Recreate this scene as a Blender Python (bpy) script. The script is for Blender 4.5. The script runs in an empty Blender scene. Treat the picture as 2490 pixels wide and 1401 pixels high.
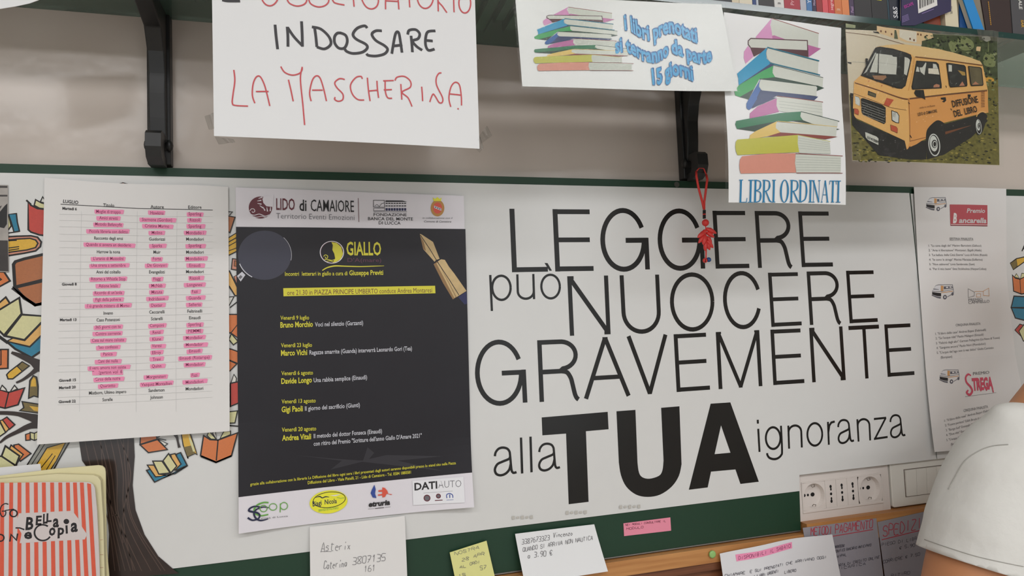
import bpy, bmesh, math, random
from mathutils import Vector, Matrix, noise
from mathutils.geometry import tessellate_polygon
random.seed(7)
S = bpy.context.scene
COL = S.collection

# ---------------------------------------------------------------- camera, world, lights, exposure
FPX = 1650.0                                    # focal length in pixels of the 2490x1401 frame
RX = Vector((0.96035703, -0.02114079, 0.27797021))   # wall direction, "down" and "into the wall" seen from the camera
RD = Vector((0.03919388, 0.99745558, -0.05954997))
RF = Vector((-0.276004, 0.06808397, 0.95874207))
CAM = Vector((0.0, -0.8987, 1.45))
cam_data = bpy.data.cameras.new('camera')
cam = bpy.data.objects.new('camera', cam_data)
COL.objects.link(cam)
cam_data.sensor_width = 36.0
cam_data.lens = FPX / 2490.0 * 36.0
cam_data.clip_start = 0.02
right = Vector((RX[0], RF[0], -RD[0]))
up = -Vector((RX[1], RF[1], -RD[1]))
back = -Vector((RX[2], RF[2], -RD[2]))
m = Matrix((right, up, back)).transposed().to_4x4()
m.translation = CAM
cam.matrix_world = m
S.camera = cam

S.view_settings.view_transform = 'Standard'
S.view_settings.look = 'None'
S.view_settings.gamma = 1.0
S.view_settings.use_curve_mapping = False
S.view_settings.exposure = -0.25

world = bpy.data.worlds.new('world')
S.world = world
world.use_nodes = True
world.node_tree.nodes['Background'].inputs[0].default_value = (0.90, 0.94, 1.0, 1)
world.node_tree.nodes['Background'].inputs[1].default_value = 2.3

def area(name, loc, sx, sy, power, color, rot=(0, 0, 0)):
    d = bpy.data.lights.new(name, 'AREA')
    d.shape = 'RECTANGLE'; d.size = sx; d.size_y = sy; d.energy = power; d.color = color
    o = bpy.data.objects.new(name, d)
    COL.objects.link(o); o.location = loc; o.rotation_euler = rot
    return o
LAMPS = [(-1.35, -2.05), (0.25, -2.05), (1.85, -2.05), (-1.35, -3.45), (0.25, -3.45), (1.85, -3.45)]
for lx, ly in LAMPS:
    area('tube_light', (lx, ly, 2.83), 1.15, 0.40, 19.5, (0.985, 0.985, 1.0))
WINS = [(-1.9, -0.6), (1.0, 2.3)]                # unseen shop windows behind the photographer, added for frontal light and reflections
for wa, wb in WINS:
    o = area('window_portal', ((wa + wb) / 2, -4.48, 1.40), wb - wa, 2.0, 1.0, (1, 1, 1), (math.pi / 2, 0, 0))
    o.data.cycles.is_portal = True

# ---------------------------------------------------------------- helpers
def W(px, py, y=0.0):
    """the point of the plane y = const that the photograph shows at this pixel (measuring aid)"""
    d = Vector(((px - 1245.0) / FPX, (py - 700.5) / FPX, 1.0))
    v = Vector((right * d.x - up * d.y - back * d.z))
    t = (y - CAM.y) / v.y
    return CAM + v * t
def mpp(px, py, y=0.0):
    return (W(px, py - 5, y) - W(px, py + 5, y)).length / 10.0

def lin(c):
    c = c / 255.0
    return c / 12.92 if c <= 0.04045 else ((c + 0.055) / 1.055) ** 2.4
MATS = {}
def M(name, rgb=None, rough=0.5, spec=0.5, grain=0.0, gscale=60.0, metal=0.0, bump=0.0, coat=0.0, coat_rough=0.1, gain=1.0):
    """procedural Principled material; rgb in 0-255 display values; grain = colour variation"""
    if name in MATS: return MATS[name]
    mt = bpy.data.materials.new(name); mt.use_nodes = True
    nt = mt.node_tree; b = nt.nodes['Principled BSDF']
    col = [min(0.95, lin(v) * gain) for v in rgb] + [1]
    b.inputs['Base Color'].default_value = col
    b.inputs['Roughness'].default_value = rough
    b.inputs['Specular IOR Level'].default_value = spec
    b.inputs['Metallic'].default_value = metal
    b.inputs['Coat Weight'].default_value = coat
    b.inputs['Coat Roughness'].default_value = coat_rough
    if grain or bump:
        tc = nt.nodes.new('ShaderNodeTexCoord'); n = nt.nodes.new('ShaderNodeTexNoise')
        n.inputs['Scale'].default_value = gscale; n.inputs['Detail'].default_value = 4
        nt.links.new(tc.outputs['Object'], n.inputs['Vector'])
        if grain:
            mx = nt.nodes.new('ShaderNodeMix'); mx.data_type = 'RGBA'
            mx.inputs[6].default_value = [c * (1 - grain) for c in col[:3]] + [1]
            mx.inputs[7].default_value = [min(1, c * (1 + grain)) for c in col[:3]] + [1]
            nt.links.new(n.outputs[0], mx.inputs[0]); nt.links.new(mx.outputs[2], b.inputs['Base Color'])
        if bump:
            bp = nt.nodes.new('ShaderNodeBump'); bp.inputs['Strength'].default_value = bump
            bp.inputs['Distance'].default_value = 0.01
            nt.links.new(n.outputs[0], bp.inputs['Height']); nt.links.new(bp.outputs[0], b.inputs['Normal'])
    MATS[name] = mt
    return mt
def film(name, gloss=0.10, tint=(1, 1, 1), bump=0.3, gscale=40):
    """clear plastic film: see-through with a real gloss"""
    if name in MATS: return MATS[name]
    mt = bpy.data.materials.new(name); mt.use_nodes = True; nt = mt.node_tree
    nt.nodes.clear()
    out = nt.nodes.new('ShaderNodeOutputMaterial'); mx = nt.nodes.new('ShaderNodeMixShader')
    t = nt.nodes.new('ShaderNodeBsdfTransparent'); g = nt.nodes.new('ShaderNodeBsdfGlossy')
    t.inputs[0].default_value = (*tint, 1); g.inputs['Roughness'].default_value = 0.08
    mx.inputs[0].default_value = gloss
    n = nt.nodes.new('ShaderNodeTexNoise'); n.inputs['Scale'].default_value = gscale
    bp = nt.nodes.new('ShaderNodeBump'); bp.inputs['Strength'].default_value = bump; bp.inputs['Distance'].default_value = 0.004
    nt.links.new(n.outputs[0], bp.inputs['Height']); nt.links.new(bp.outputs[0], g.inputs['Normal'])
    nt.links.new(t.outputs[0], mx.inputs[1]); nt.links.new(g.outputs[0], mx.inputs[2]); nt.links.new(mx.outputs[0], out.inputs[0])
    MATS[name] = mt
    return mt

def tag(o, label=None, cat=None, group=None, kind=None):
    if label: o['label'] = label
    if cat: o['category'] = cat
    if group: o['group'] = group
    if kind: o['kind'] = kind
    return o
def empty(name, loc, label, cat, group=None, rot=(0, 0, 0)):
    o = bpy.data.objects.new(name, None); COL.objects.link(o)
    o.location = loc; o.rotation_euler = rot; o.empty_display_size = 0.05
    return tag(o, label, cat, group)
def link_mesh(name, me, mats, parent=None, loc=None, smooth=False):
    o = bpy.data.objects.new(name, me); COL.objects.link(o)
    for mt in (mats if isinstance(mats, (list, tuple)) else [mats]): me.materials.append(mt)
    if smooth:
        for p in me.polygons: p.use_smooth = True
    if parent is not None: o.parent = parent
    if loc is not None: o.location = loc
    return o
def world_mesh(name, verts, faces, mats, parent=None, smooth=False, fmats=None, origin=None):
    """mesh given in world coordinates, stored relative to its parent or its own origin"""
    if parent is not None:
        org = Vector(parent['_org']) if '_org' in parent else parent.location.copy()
    else:
        if origin is None:
            xs = [v[0] for v in verts]; ys = [v[1] for v in verts]; zs = [v[2] for v in verts]
            origin = Vector(((min(xs) + max(xs)) / 2, (min(ys) + max(ys)) / 2, min(zs)))
        org = Vector(origin)
    me = bpy.data.meshes.new(name)
    me.from_pydata([tuple(Vector(v) - org) for v in verts], [], faces)
    o = link_mesh(name, me, mats, parent, None if parent is not None else org, smooth)
    if fmats:
        for p, i in zip(me.polygons, fmats): p.material_index = i
    me.update()
    return o
def box_vf(x0, x1, y0, y1, z0, z1, n=0):
    v = [(x0, y0, z0), (x1, y0, z0), (x1, y1, z0), (x0, y1, z0), (x0, y0, z1), (x1, y0, z1), (x1, y1, z1), (x0, y1, z1)]
    f = [(0, 3, 2, 1), (4, 5, 6, 7), (0, 1, 5, 4), (1, 2, 6, 5), (2, 3, 7, 6), (3, 0, 4, 7)]
    return v, [tuple(i + n for i in q) for q in f]
def bevel_obj(o, w, seg=2):
    md = o.modifiers.new('bevel', 'BEVEL'); md.width = w; md.segments = seg; md.limit_method = 'ANGLE'
    return o
def box(name, x0, x1, y0, y1, z0, z1, mat, parent=None, bev=0.0):
    v, f = box_vf(min(x0, x1), max(x0, x1), min(y0, y1), max(y0, y1), min(z0, z1), max(z0, z1))
    o = world_mesh(name, v, f, mat, parent)
    if bev: bevel_obj(o, bev)
    return o
def slab(name, pts, y0, y1, mat, parent=None, bev=0.0):
    """outline pts [(x, z)] in the wall plane, front at y0 (towards the room), back at y1"""
    n = len(pts)
    a = sum(pts[i][0] * pts[(i + 1) % n][1] - pts[(i + 1) % n][0] * pts[i][1] for i in range(n))
    if a < 0: pts = pts[::-1]
    v = [(x, y0, z) for x, z in pts] + [(x, y1, z) for x, z in pts]
    f = [tuple(range(n)), tuple(range(2 * n - 1, n - 1, -1))] + [(i, n + i, n + (i + 1) % n, (i + 1) % n) for i in range(n)]
    o = world_mesh(name, v, f, mat, parent)
    if bev: bevel_obj(o, bev)
    return o
def tube_vf(path, radii, seg=12, caps=True):
    verts, faces = [], []
    path = [Vector(p) for p in path]
    t0 = (path[1] - path[0]).normalized()
    nrm = t0.orthogonal().normalized()
    for i, p in enumerate(path):
        t = (path[min(i + 1, len(path) - 1)] - path[max(i - 1, 0)]).normalized()
        nrm = (nrm - t * nrm.dot(t)).normalized(); bn = t.cross(nrm)
        r = radii[i] if isinstance(radii, (list, tuple)) else radii
        for k in range(seg):
            a = 2 * math.pi * k / seg
            verts.append(p + (nrm * math.cos(a) + bn * math.sin(a)) * r)
    for i in range(len(path) - 1):
        for k in range(seg):
            a = i * seg + k; b = i * seg + (k + 1) % seg
            faces.append((a, b, b + seg, a + seg))
    if caps:
        faces.append(tuple(range(seg - 1, -1, -1))); faces.append(tuple(range(len(verts) - seg, len(verts))))
    return verts, faces
def tube(name, path, radii, mat, parent=None, seg=12):
    v, f = tube_vf(path, radii, seg)
    return world_mesh(name, v, f, mat, parent, smooth=True)
def sphere(name, c, r, mat, parent=None, seg=16, squash=(1, 1, 1)):
    v, f = [], []
    rings = seg // 2
    c = Vector(c)
    for i in range(1, rings):
        th = math.pi * i / rings
        for k in range(seg):
            a = 2 * math.pi * k / seg
            v.append(c + Vector((math.sin(th) * math.cos(a) * squash[0], math.sin(th) * math.sin(a) * squash[1], math.cos(th) * squash[2])) * r)
    for i in range(rings - 2):
        for k in range(seg):
            a = i * seg + k; b = i * seg + (k + 1) % seg
            f.append((a, a + seg, b + seg, b))
    top = len(v); v.append(c + Vector((0, 0, r * squash[2]))); v.append(c - Vector((0, 0, r * squash[2])))
    for k in range(seg):
        f.append((top, k, (k + 1) % seg)); q = (rings - 2) * seg
        f.append((top + 1, q + (k + 1) % seg, q + k))
    return world_mesh(name, v, f, mat, parent, smooth=True)

def smooth_pts(pts, n=6, closed=False):
    """Catmull-Rom through the points"""
    P = [Vector(p) for p in pts]; N = len(P); out = []
    rng = range(N if closed else N - 1)
    for i in rng:
        if closed: a, b, c, d = P[(i - 1) % N], P[i], P[(i + 1) % N], P[(i + 2) % N]
        else: a, b, c, d = P[max(i - 1, 0)], P[i], P[i + 1], P[min(i + 2, N - 1)]
        for k in range(n):
            t = k / n
            out.append(0.5 * ((2 * b) + (c - a) * t + (2 * a - 5 * b + 4 * c - d) * t * t + (3 * b - a - 3 * c + d) * t ** 3))
    if not closed: out.append(P[-1])
    return out
def ribbon2d(pts, w, closed=False):
    """flat stroke as quads; pts 2-D vectors, w full width or list"""
    P = [Vector(p) for p in pts]
    Q = [P[0]]; ws = [w[0] if isinstance(w, (list, tuple)) else w]
    for i in range(1, len(P)):
        if (P[i] - Q[-1]).length > 1e-7:
            Q.append(P[i]); ws.append(w[i] if isinstance(w, (list, tuple)) else w)
    P = Q; n = len(P)
    if n < 2: return [], []
    V, F = [], []
    for i in range(n):
        if closed: d0 = (P[i] - P[i - 1]); d1 = (P[(i + 1) % n] - P[i])
        else:
            d0 = P[i] - P[max(i - 1, 0)] if i > 0 else P[1] - P[0]
            d1 = P[min(i + 1, n - 1)] - P[i] if i < n - 1 else P[-1] - P[-2]
        if d0.length < 1e-9: d0 = d1
        if d1.length < 1e-9: d1 = d0
        d0 = d0.normalized(); d1 = d1.normalized()
        n0 = Vector((-d0.y, d0.x)); n1 = Vector((-d1.y, d1.x)); nn = n0 + n1
        if nn.length < 0.35: nn = n0; k = 1.0
        else: nn = nn.normalized(); k = min(1.0 / max(nn.dot(n0), 0.3), 1.8)
        h = ws[i] * 0.5 * k
        V += [P[i] + nn * h, P[i] - nn * h]
    for i in range(n - 1 if not closed else n):
        j = (i + 1) % n
        F.append((2 * i, 2 * i + 1, 2 * j + 1, 2 * j))
    return V, F

# ---- lettering from Blender's built-in face, cached as flat meshes
FONT_CACHE = {}
def text_geo(txt, bold=0.0, shear=0.0, space=1.0, fast=True):
    key = (txt, bold, shear, space, fast)
    if key in FONT_CACHE: return FONT_CACHE[key]
    cu = bpy.data.curves.new('tmp_text', 'FONT'); cu.body = txt; cu.size = 1.0
    cu.offset = bold; cu.shear = shear; cu.space_character = space; cu.resolution_u = 2 if fast else 6
    cu.fill_mode = 'FRONT'
    ob = bpy.data.objects.new('tmp_text', cu); COL.objects.link(ob)
    me = ob.to_mesh()
    V = [(v.co.x, v.co.y) for v in me.vertices]; F = [tuple(p.vertices) for p in me.polygons]
    ob.to_mesh_clear(); bpy.data.objects.remove(ob); bpy.data.curves.remove(cu)
    FONT_CACHE[key] = (V, F)
    return V, F
CAPH = max(v[1] for v in text_geo('H')[0])
CAPX = max(v[1] for v in text_geo('x')[0])

# ---- simple stroke alphabet for handwriting, grid 4 x 6
STROKES = {
 'A': '00 26 40|12 32', 'B': '00 06 26 35 34 23 03|23 32 31 20 00', 'C': '45 36 16 05 01 10 30 41', 'D': '00 06 26 44 42 20 00',
 'E': '46 06 00 40|03 33', 'F': '46 06 00|03 33', 'G': '45 36 16 05 01 10 30 41 43 23', 'H': '00 06|40 46|03 43', 'I': '20 26',
 'L': '06 00 40', 'M': '00 06 23 46 40', 'N': '00 06 40 46', 'O': '16 05 01 10 30 41 45 36 16', 'P': '00 06 36 45 44 33 03',
 'Q': '16 05 01 10 30 41 45 36 16|21 40', 'R': '00 06 36 45 44 33 03|23 40', 'S': '45 36 16 05 04 13 33 42 41 30 10 01', 'T': '06 46|26 20',
 'U': '06 01 10 30 41 46', 'V': '06 20 46', 'Z': '06 46 00 40', 'X': '06 40|46 00', 'K': '00 06|46 03 40', 'J': '36 31 20 10 01', 'W': '06 10 24 30 46', 'Y': '06 23 46|23 20',
 '0': '16 05 01 10 30 41 45 36 16', '1': '14 26 20', '2': '05 16 36 45 00 40', '3': '06 36 45 44 33 13|33 42 41 30 00', '4': '30 36 02 42',
 '5': '46 06 03 33 42 41 30 00', '6': '36 15 02 01 10 30 41 42 33 13 02', '7': '06 46 10|13 33', '8': '23 05 16 36 45 01 10 30 41 23', '9': '10 31 45 36 16 05 04 13 33 44',
 ',': '21 10', '.': '20 21', '-': '13 33', '/': '00 46', ':': '21 22|24 25', '€': '45 26 04 02 20 41|03 33|02 32', 'i': '20 23|25 26',
 'a': '33 13 02 01 10 20 31 33 30', 'e': '02 32 23 13 02 01 10 30', 'n': '00 03|02 13 23 32 30', 'o': '13 02 01 10 20 31 32 23 13', 't': '15 11 20 30|04 34',
 'r': '00 03|02 13 33', 's': '33 13 02 22 31 20 00', 'c': '33 13 02 01 10 30', 'l': '16 11 20', 'u': '03 01 10 20 31 33|31 30', 'm': '00 03|02 13 22 20|22 33 42 40', 'x': '03 30|33 00',
 'z': '03 33 00 30', 'd': '36 30 10 01 02 13 33', 'p': '03 00|03 23 32 31 20 10',
}
# ---------------------------------------------------------------- sheets of paper and what is printed on them
def crop(x0, y0, s):
    return (x0, y0, s)
class Sheet:
    """a flat or gently curled sheet parallel to the wall; its outline is measured on the plane y"""
    def __init__(s, name, label, cat, y, corners, mat, bend=None, thick=0.0004, nx=10, nz=10, edge=None, group=None, tone=None, parent=None):
        s.y = y; s.k = (0, 0, 1); s.bendf = bend; s.layer = 0; s.thick = thick
        c = [W(px, py, y) for px, py in corners]      # TL TR BR BL
        s.c = c
        xs = [p.x for p in c]; zs = [p.z for p in c]
        s.x0, s.x1, s.z0, s.z1 = min(xs), max(xs), min(zs), max(zs)
        if bend: nx, nz = nx * 2, nz * 2
        nx = nx if (bend or edge) else 1; nz = nz if (bend or edge) else 1
        V, F = [], []
        for back in (0, 1):
            for j in range(nz + 1):
                for i in range(nx + 1):
                    u, v = i / nx, j / nz
                    p = (c[0] * (1 - u) + c[1] * u) * (1 - v) + (c[3] * (1 - u) + c[2] * u) * v
                    if edge:
                        e = edge(u, v); p = p + Vector((e[0], 0, e[1]))
                    d = s.bend(p.x, p.z)
                    V.append((p.x, y - d + thick * back, p.z))
        n = (nx + 1) * (nz + 1)
        for j in range(nz):
            for i in range(nx):
                a = j * (nx + 1) + i; b = a + nx + 1
                F.append((a, b, b + 1, a + 1)); F.append((a + n, a + 1 + n, b + 1 + n, b + n))
        rim = [i for i in range(nx + 1)] + [j * (nx + 1) + nx for j in range(1, nz + 1)] + [nz * (nx + 1) + i for i in range(nx - 1, -1, -1)] + [j * (nx + 1) for j in range(nz - 1, 0, -1)]
        for q in range(len(rim)):
            a, b = rim[q], rim[(q + 1) % len(rim)]
            F.append((a, b, b + n, a + n))
        s.obj = world_mesh(name, V, F, mat, parent, smooth=bool(bend))
        if bend: s.obj.data.set_sharp_from_angle(angle=0.7)
        s.obj['_org'] = tuple(s.obj.location) if parent is None else tuple(parent['_org'])
        if label: tag(s.obj, label, cat, group)
    def bend(s, x, z):
        if not s.bendf: return 0.0
        return s.bendf((x - s.x0) / (s.x1 - s.x0), (z - s.z0) / (s.z1 - s.z0))
    def p(s, x, y):
        return Vector((s.k[0] + x / s.k[2], s.k[1] + y / s.k[2]))
    def w2(s, x, y):
        q = s.p(x, y); v = W(q.x, q.y, s.y); return Vector((v.x, v.z))
    def m(s, x, y):
        q = s.p(x, y); return mpp(q.x, q.y, s.y) / s.k[2]
    def part(s, name, label=None): return Pr(s, name, label)
class Pr:
    """one printed part of a sheet: flat inks gathered into one mesh"""
    def __init__(s, sh, name, label=None):
        s.sh = sh; s.name = name; s.V = []; s.F = []; s.mi = []; s.mats = []; s.label = label; s.off = []; s.last = None
    def _add(s, mat, V, F):
        if not V: return
        if s.last is not mat: s.sh.layer += 1
        s.last = mat
        if mat not in s.mats: s.mats.append(mat)
        n = len(s.V); off = (0.00018 if s.sh.bendf else 0.00010) + s.sh.layer * (1.7e-5 if s.sh.bendf else 1.0e-5)
        for v in V: s.V.append(tuple(v)); s.off.append(off)
        for f in F: s.F.append(tuple(i + n for i in f)); s.mi.append(s.mats.index(mat))
    def poly(s, mat, pts, smooth=False):
        P = [s.sh.w2(*p) for p in pts]
        if smooth: P = smooth_pts(P, 5, True)
        tri = tessellate_polygon([[Vector((q.x, q.y, 0)) for q in P]])
        s._add(mat, P, [tuple(t) for t in tri]); return s
    def line(s, mat, pts, w, closed=False, smooth=False, n=5):
        P = [s.sh.w2(*p) for p in pts]; m_ = s.sh.m(*pts[0])
        ww = [x * m_ for x in w] if isinstance(w, (list, tuple)) else w * m_
        if smooth:
            if isinstance(ww, list):
                W2 = []
                for i in range(len(ww) - 1): W2 += [ww[i] + (ww[i + 1] - ww[i]) * k / n for k in range(n)]
                ww = W2 + [ww[-1]]
            P = smooth_pts(P, n, closed)
        V, F = ribbon2d(P, ww, closed)
        s._add(mat, V, F); return s
    def ell(s, mat, cx, cy, rx, ry, rot=0, n=20, a0=0, a1=360, line=None):
        pts = []
        full = a1 - a0 >= 360
        for k in range(n + (0 if full else 1)):
            a = math.radians(a0 + (a1 - a0) * k / n); x, y = rx * math.cos(a), ry * math.sin(a); r = math.radians(rot)
            pts.append((cx + x * math.cos(r) - y * math.sin(r), cy + x * math.sin(r) + y * math.cos(r)))
        return s.poly(mat, pts) if line is None else s.line(mat, pts, line, closed=full)
    def text(s, mat, txt, x0, y0, x1, y1, h, bold=0.0, shear=0.0, path=None, space=1.0, fast=True, dx=0, dy=0, plumb=0.0):
        V, F = text_geo(txt, bold, shear, space, fast)
        if not V: return s
        a, b = min(v[0] for v in V), max(v[0] for v in V)
        pts = [s.sh.w2(x + dx, y + dy) for x, y in (path or [(x0, y0), (x1, y1)])]
        if path: pts = smooth_pts(pts, 8)
        L = [0.0]
        for i in range(1, len(pts)): L.append(L[-1] + (pts[i] - pts[i - 1]).length)
        hm = h * s.sh.m(x0, y0) / CAPH
        base = (pts[-1] - pts[0]).normalized(); upv = Vector((-base.y, base.x))
        if path: upv = Vector((plumb, 1.0))
        out = []
        for x, y in V:
            t = (x - a) / (b - a) * L[-1]
            i = 0
            while i < len(L) - 2 and L[i + 1] < t: i += 1
            f = (t - L[i]) / max(L[i + 1] - L[i], 1e-9)
            out.append(pts[i].lerp(pts[i + 1], f) + upv * (y * hm))
        s._add(mat, out, F); return s
    def hand(s, mat, txt, x0, y0, x1, y1, h, w=1.4, jit=0.35, seed=1, slant=0.12):
        """handwritten line in pen strokes"""
        rnd = random.Random(seed); n = len(txt); lay0 = s.sh.layer + 1
        for i, ch in enumerate(txt):
            if ch == ' ': continue
            g = STROKES.get(ch) or STROKES.get(ch.upper())
            if not g: continue
            bx = x0 + (x1 - x0) * i / n; by = y0 + (y1 - y0) * i / n + rnd.uniform(-.06, .06) * h
            cw = ((x1 - x0) / n) * 0.74
            for st in g.split('|'):
                pts = []
                for q in st.split():
                    gx = int(q[0]) + rnd.uniform(-jit, jit) * .5; gy = int(q[1]) + rnd.uniform(-jit, jit) * .5
                    pts.append((bx + gx / 4 * cw + gy / 6 * h * slant, by - gy / 6 * h))
                s.sh.layer = lay0 + (s.sh.layer - lay0) % 4; s.last = None
                s.line(mat, pts, w, smooth=len(pts) > 2, n=3)
        s.sh.layer = lay0 + 4; s.last = None
        return s
    def done(s, parent=None):
        if not s.V: return None
        sh = s.sh
        bm = bmesh.new(); vs = [bm.verts.new((v[0], -o, v[1])) for v, o in zip(s.V, s.off)]
        for f, mi in zip(s.F, s.mi):
            if len(set(f)) < 3: continue
            try: fc = bm.faces.new([vs[i] for i in f]); fc.material_index = mi
            except ValueError: pass
        if sh.bendf:
            k = max(3, int((sh.x1 - sh.x0) / 0.01))
            for i in range(1, k):
                x = sh.x0 + (sh.x1 - sh.x0) * i / k
                bmesh.ops.bisect_plane(bm, geom=bm.verts[:] + bm.edges[:] + bm.faces[:], plane_co=(x, 0, 0), plane_no=(1, 0, 0), dist=1e-7)
            k = max(3, int((sh.z1 - sh.z0) / 0.01))
            for i in range(1, k):
                z = sh.z0 + (sh.z1 - sh.z0) * i / k
                bmesh.ops.bisect_plane(bm, geom=bm.verts[:] + bm.edges[:] + bm.faces[:], plane_co=(0, 0, z), plane_no=(0, 0, 1), dist=1e-7)
        org = Vector(sh.obj['_org'])
        for v in bm.verts:
            v.co = Vector((v.co.x, sh.y - sh.bend(v.co.x, v.co.z) + v.co.y - (0.00012 if sh.bendf else 0), v.co.z)) - org
        bmesh.ops.recalc_face_normals(bm, faces=bm.faces)
        for f in bm.faces:
            f.normal_update()
            if f.normal.y > 0: f.normal_flip()
        me = bpy.data.meshes.new(s.name); bm.to_mesh(me); bm.free()
        o = link_mesh(s.name, me, s.mats, parent or sh.obj)
        if s.label: o['label'] = s.label
        return o
# ---------------------------------------------------------------- the room
WALLY = 0.012
m_wall = M('wall_paint', (208, 196, 186), rough=0.19, spec=0.6, grain=0.05, gscale=7, bump=0.22)
m_ceil = M('ceiling_paint', (225, 222, 215), rough=0.9)
m_floor = M('floor_tiles', (176, 168, 158), rough=0.4, grain=0.15, gscale=8)
RX0, RX1, RY0, RZ1 = -2.6, 3.4, -4.4, 2.95
def wallbox(name, *a, mat=m_ceil):
    return tag(box(name, *a, mat), kind='structure')
wallbox('floor', RX0, RX1, RY0, WALLY + .1, -0.1, 0, mat=m_floor)
wallbox('ceiling', RX0, RX1, RY0, WALLY + .1, RZ1, RZ1 + .1)
tag(box('wall_back', RX0, RX1, WALLY, WALLY + .1, 0, RZ1, m_wall), kind='structure')
m_side = M('side_wall_paint', (206, 202, 196), rough=0.8)
wallbox('wall_left', RX0 - .1, RX0, RY0, WALLY + .1, 0, RZ1, mat=m_side)
wallbox('wall_right', RX1, RX1 + .1, RY0, WALLY + .1, 0, RZ1, mat=m_side)
wf = empty('wall_front', ((RX0 + RX1) / 2, RY0, 0), None, None); wf['kind'] = 'structure'
edges = [RX0] + [v for w_ in WINS for v in w_] + [RX1]
for i in range(0, len(edges), 2): box('wall_panel', edges[i], edges[i + 1], RY0 - .1, RY0, 0, RZ1, m_side, wf)
m_frame = M('window_frame_dark', (60, 58, 56), rough=.4)
for i, (wa, wb) in enumerate(WINS):
    box('wall_panel', wa, wb, RY0 - .1, RY0, 0, .40, m_side, wf); box('wall_panel', wa, wb, RY0 - .1, RY0, 2.40, RZ1, m_side, wf)
    wn = empty('window_%d' % (i + 1), ((wa + wb) / 2, RY0, .40), None, None); wn['kind'] = 'structure'
    for a_, b_, c_, d_ in ((wa, wa + .05, .4, 2.4), (wb - .05, wb, .4, 2.4), (wa, wb, .4, .45), (wa, wb, 2.35, 2.4), ((wa + wb) / 2 - .02, (wa + wb) / 2 + .02, .4, 2.4)):
        box('window_frame', a_, b_, RY0 - .06, RY0 - .01, c_, d_, m_frame, wn)
    box('glass_pane', wa + .05, wb - .05, RY0 - .04, RY0 - .035, .45, 2.35, film('window_glass', .06, (.97, .99, .98), 0, 1), wn)
m_fix = M('lamp_housing_white', (235, 235, 232), rough=0.4)
for i, (lx, ly) in enumerate(LAMPS):
    side = ('left', 'middle', 'right')[i % 3]; row = 'near the board' if i < 3 else 'at the back of the shop'
    t = empty('ceiling_light', (lx, ly, RZ1), 'white fluorescent ceiling light, %s one of the row %s' % (side, row), 'ceiling light', 'ceiling lights')
    box('housing', lx - .62, lx + .62, ly - .15, ly + .15, 2.86, RZ1, m_fix, t, 0.004)
    box('rim', lx - .62, lx - .59, ly - .15, ly + .15, 2.835, 2.86, m_fix, t)
    box('rim', lx + .59, lx + .62, ly - .15, ly + .15, 2.835, 2.86, m_fix, t)

# ---------------------------------------------------------------- green board and its printed white panels
m_green = M('green_board_laminate', (20, 58, 38), rough=0.5, grain=0.10, gscale=300)
ZB = 1.45
def z_of(h): return ZB + h
XL, XN, XR = -0.62, W(1944, 1250).x, 1.60
gb = slab('green_board', [(XL, z_of(.2118)), (XR, z_of(.2118)), (XR, z_of(-.2400)), (XN + .0035, z_of(-.2400)), (XN + .0005, z_of(-.3248)), (XL, z_of(-.3248))],
          0.0, WALLY, m_green)
tag(gb, 'long dark green display board fixed to the wall under the glass shelf', 'board')
gb['_org'] = tuple(gb.location)
m_alu = M('aluminium_edge', (150, 152, 150), rough=0.35, metal=0.7)
box('edge_trim', XL, XN, -0.0006, 0.010, z_of(-.3266), z_of(-.3250), m_alu, gb)
sc_c = W(1645, 449)
sv, sf = tube_vf([(sc_c.x, 0.001, sc_c.z), (sc_c.x, -0.0012, sc_c.z)], 0.0042, 20)
world_mesh('screw', sv, sf, M('screw_steel', (120, 125, 118), rough=0.3, metal=0.8), gb)

m_panel = M('panel_white_laminate', (222, 222, 220), rough=0.22, spec=0.45, grain=0.015, gscale=40)
m_ink = M('panel_black_ink', (31, 29, 27), rough=0.24, spec=0.35)
PY = -0.0016
def rect_sheet(name, label, cat, y, pts_xz, mat, y1=None):
    """sheet with an exact outline in wall coordinates"""
    o = slab(name, pts_xz, y, y1 if y1 is not None else y + .0013, mat)
    o['_org'] = tuple(o.location); tag(o, label, cat)
    sh = Sheet.__new__(Sheet); sh.y = y; sh.k = (0, 0, 1); sh.bendf = None; sh.layer = 0
    xs = [p[0] for p in pts_xz]; zs = [p[1] for p in pts_xz]
    sh.x0, sh.x1, sh.z0, sh.z1 = min(xs), max(xs), min(zs), max(zs); sh.obj = o
    return sh
zt = z_of(.2008)
XS = W(2209, 468).x
XSB = W(2228, 654).x + (W(2228, 654).x - XS) * 2.4
zb1 = W(1700, 1224.5, PY).z
zb2 = W(1960, 1153.5, PY).z
sb = W(420, 1385, PY)
pan = rect_sheet('slogan_panel', 'white printed panel with the tree of books and the black slogan LEGGERE NUOCERE GRAVEMENTE', 'panel', PY,
    [(XL, zt), (XS, zt), (XSB, zb2), (XN + .003, zb2), (XN + .0015, zb1), (XL, zb1)], m_panel)
pan2 = rect_sheet('tree_panel', 'white printed panel at the right end of the board with small book drawings', 'panel', -.0016,
    [(XS + .003, zt - .001), (XR, zt - .001), (XR, zb2), (XSB + .002, zb2)], m_panel)

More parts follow.
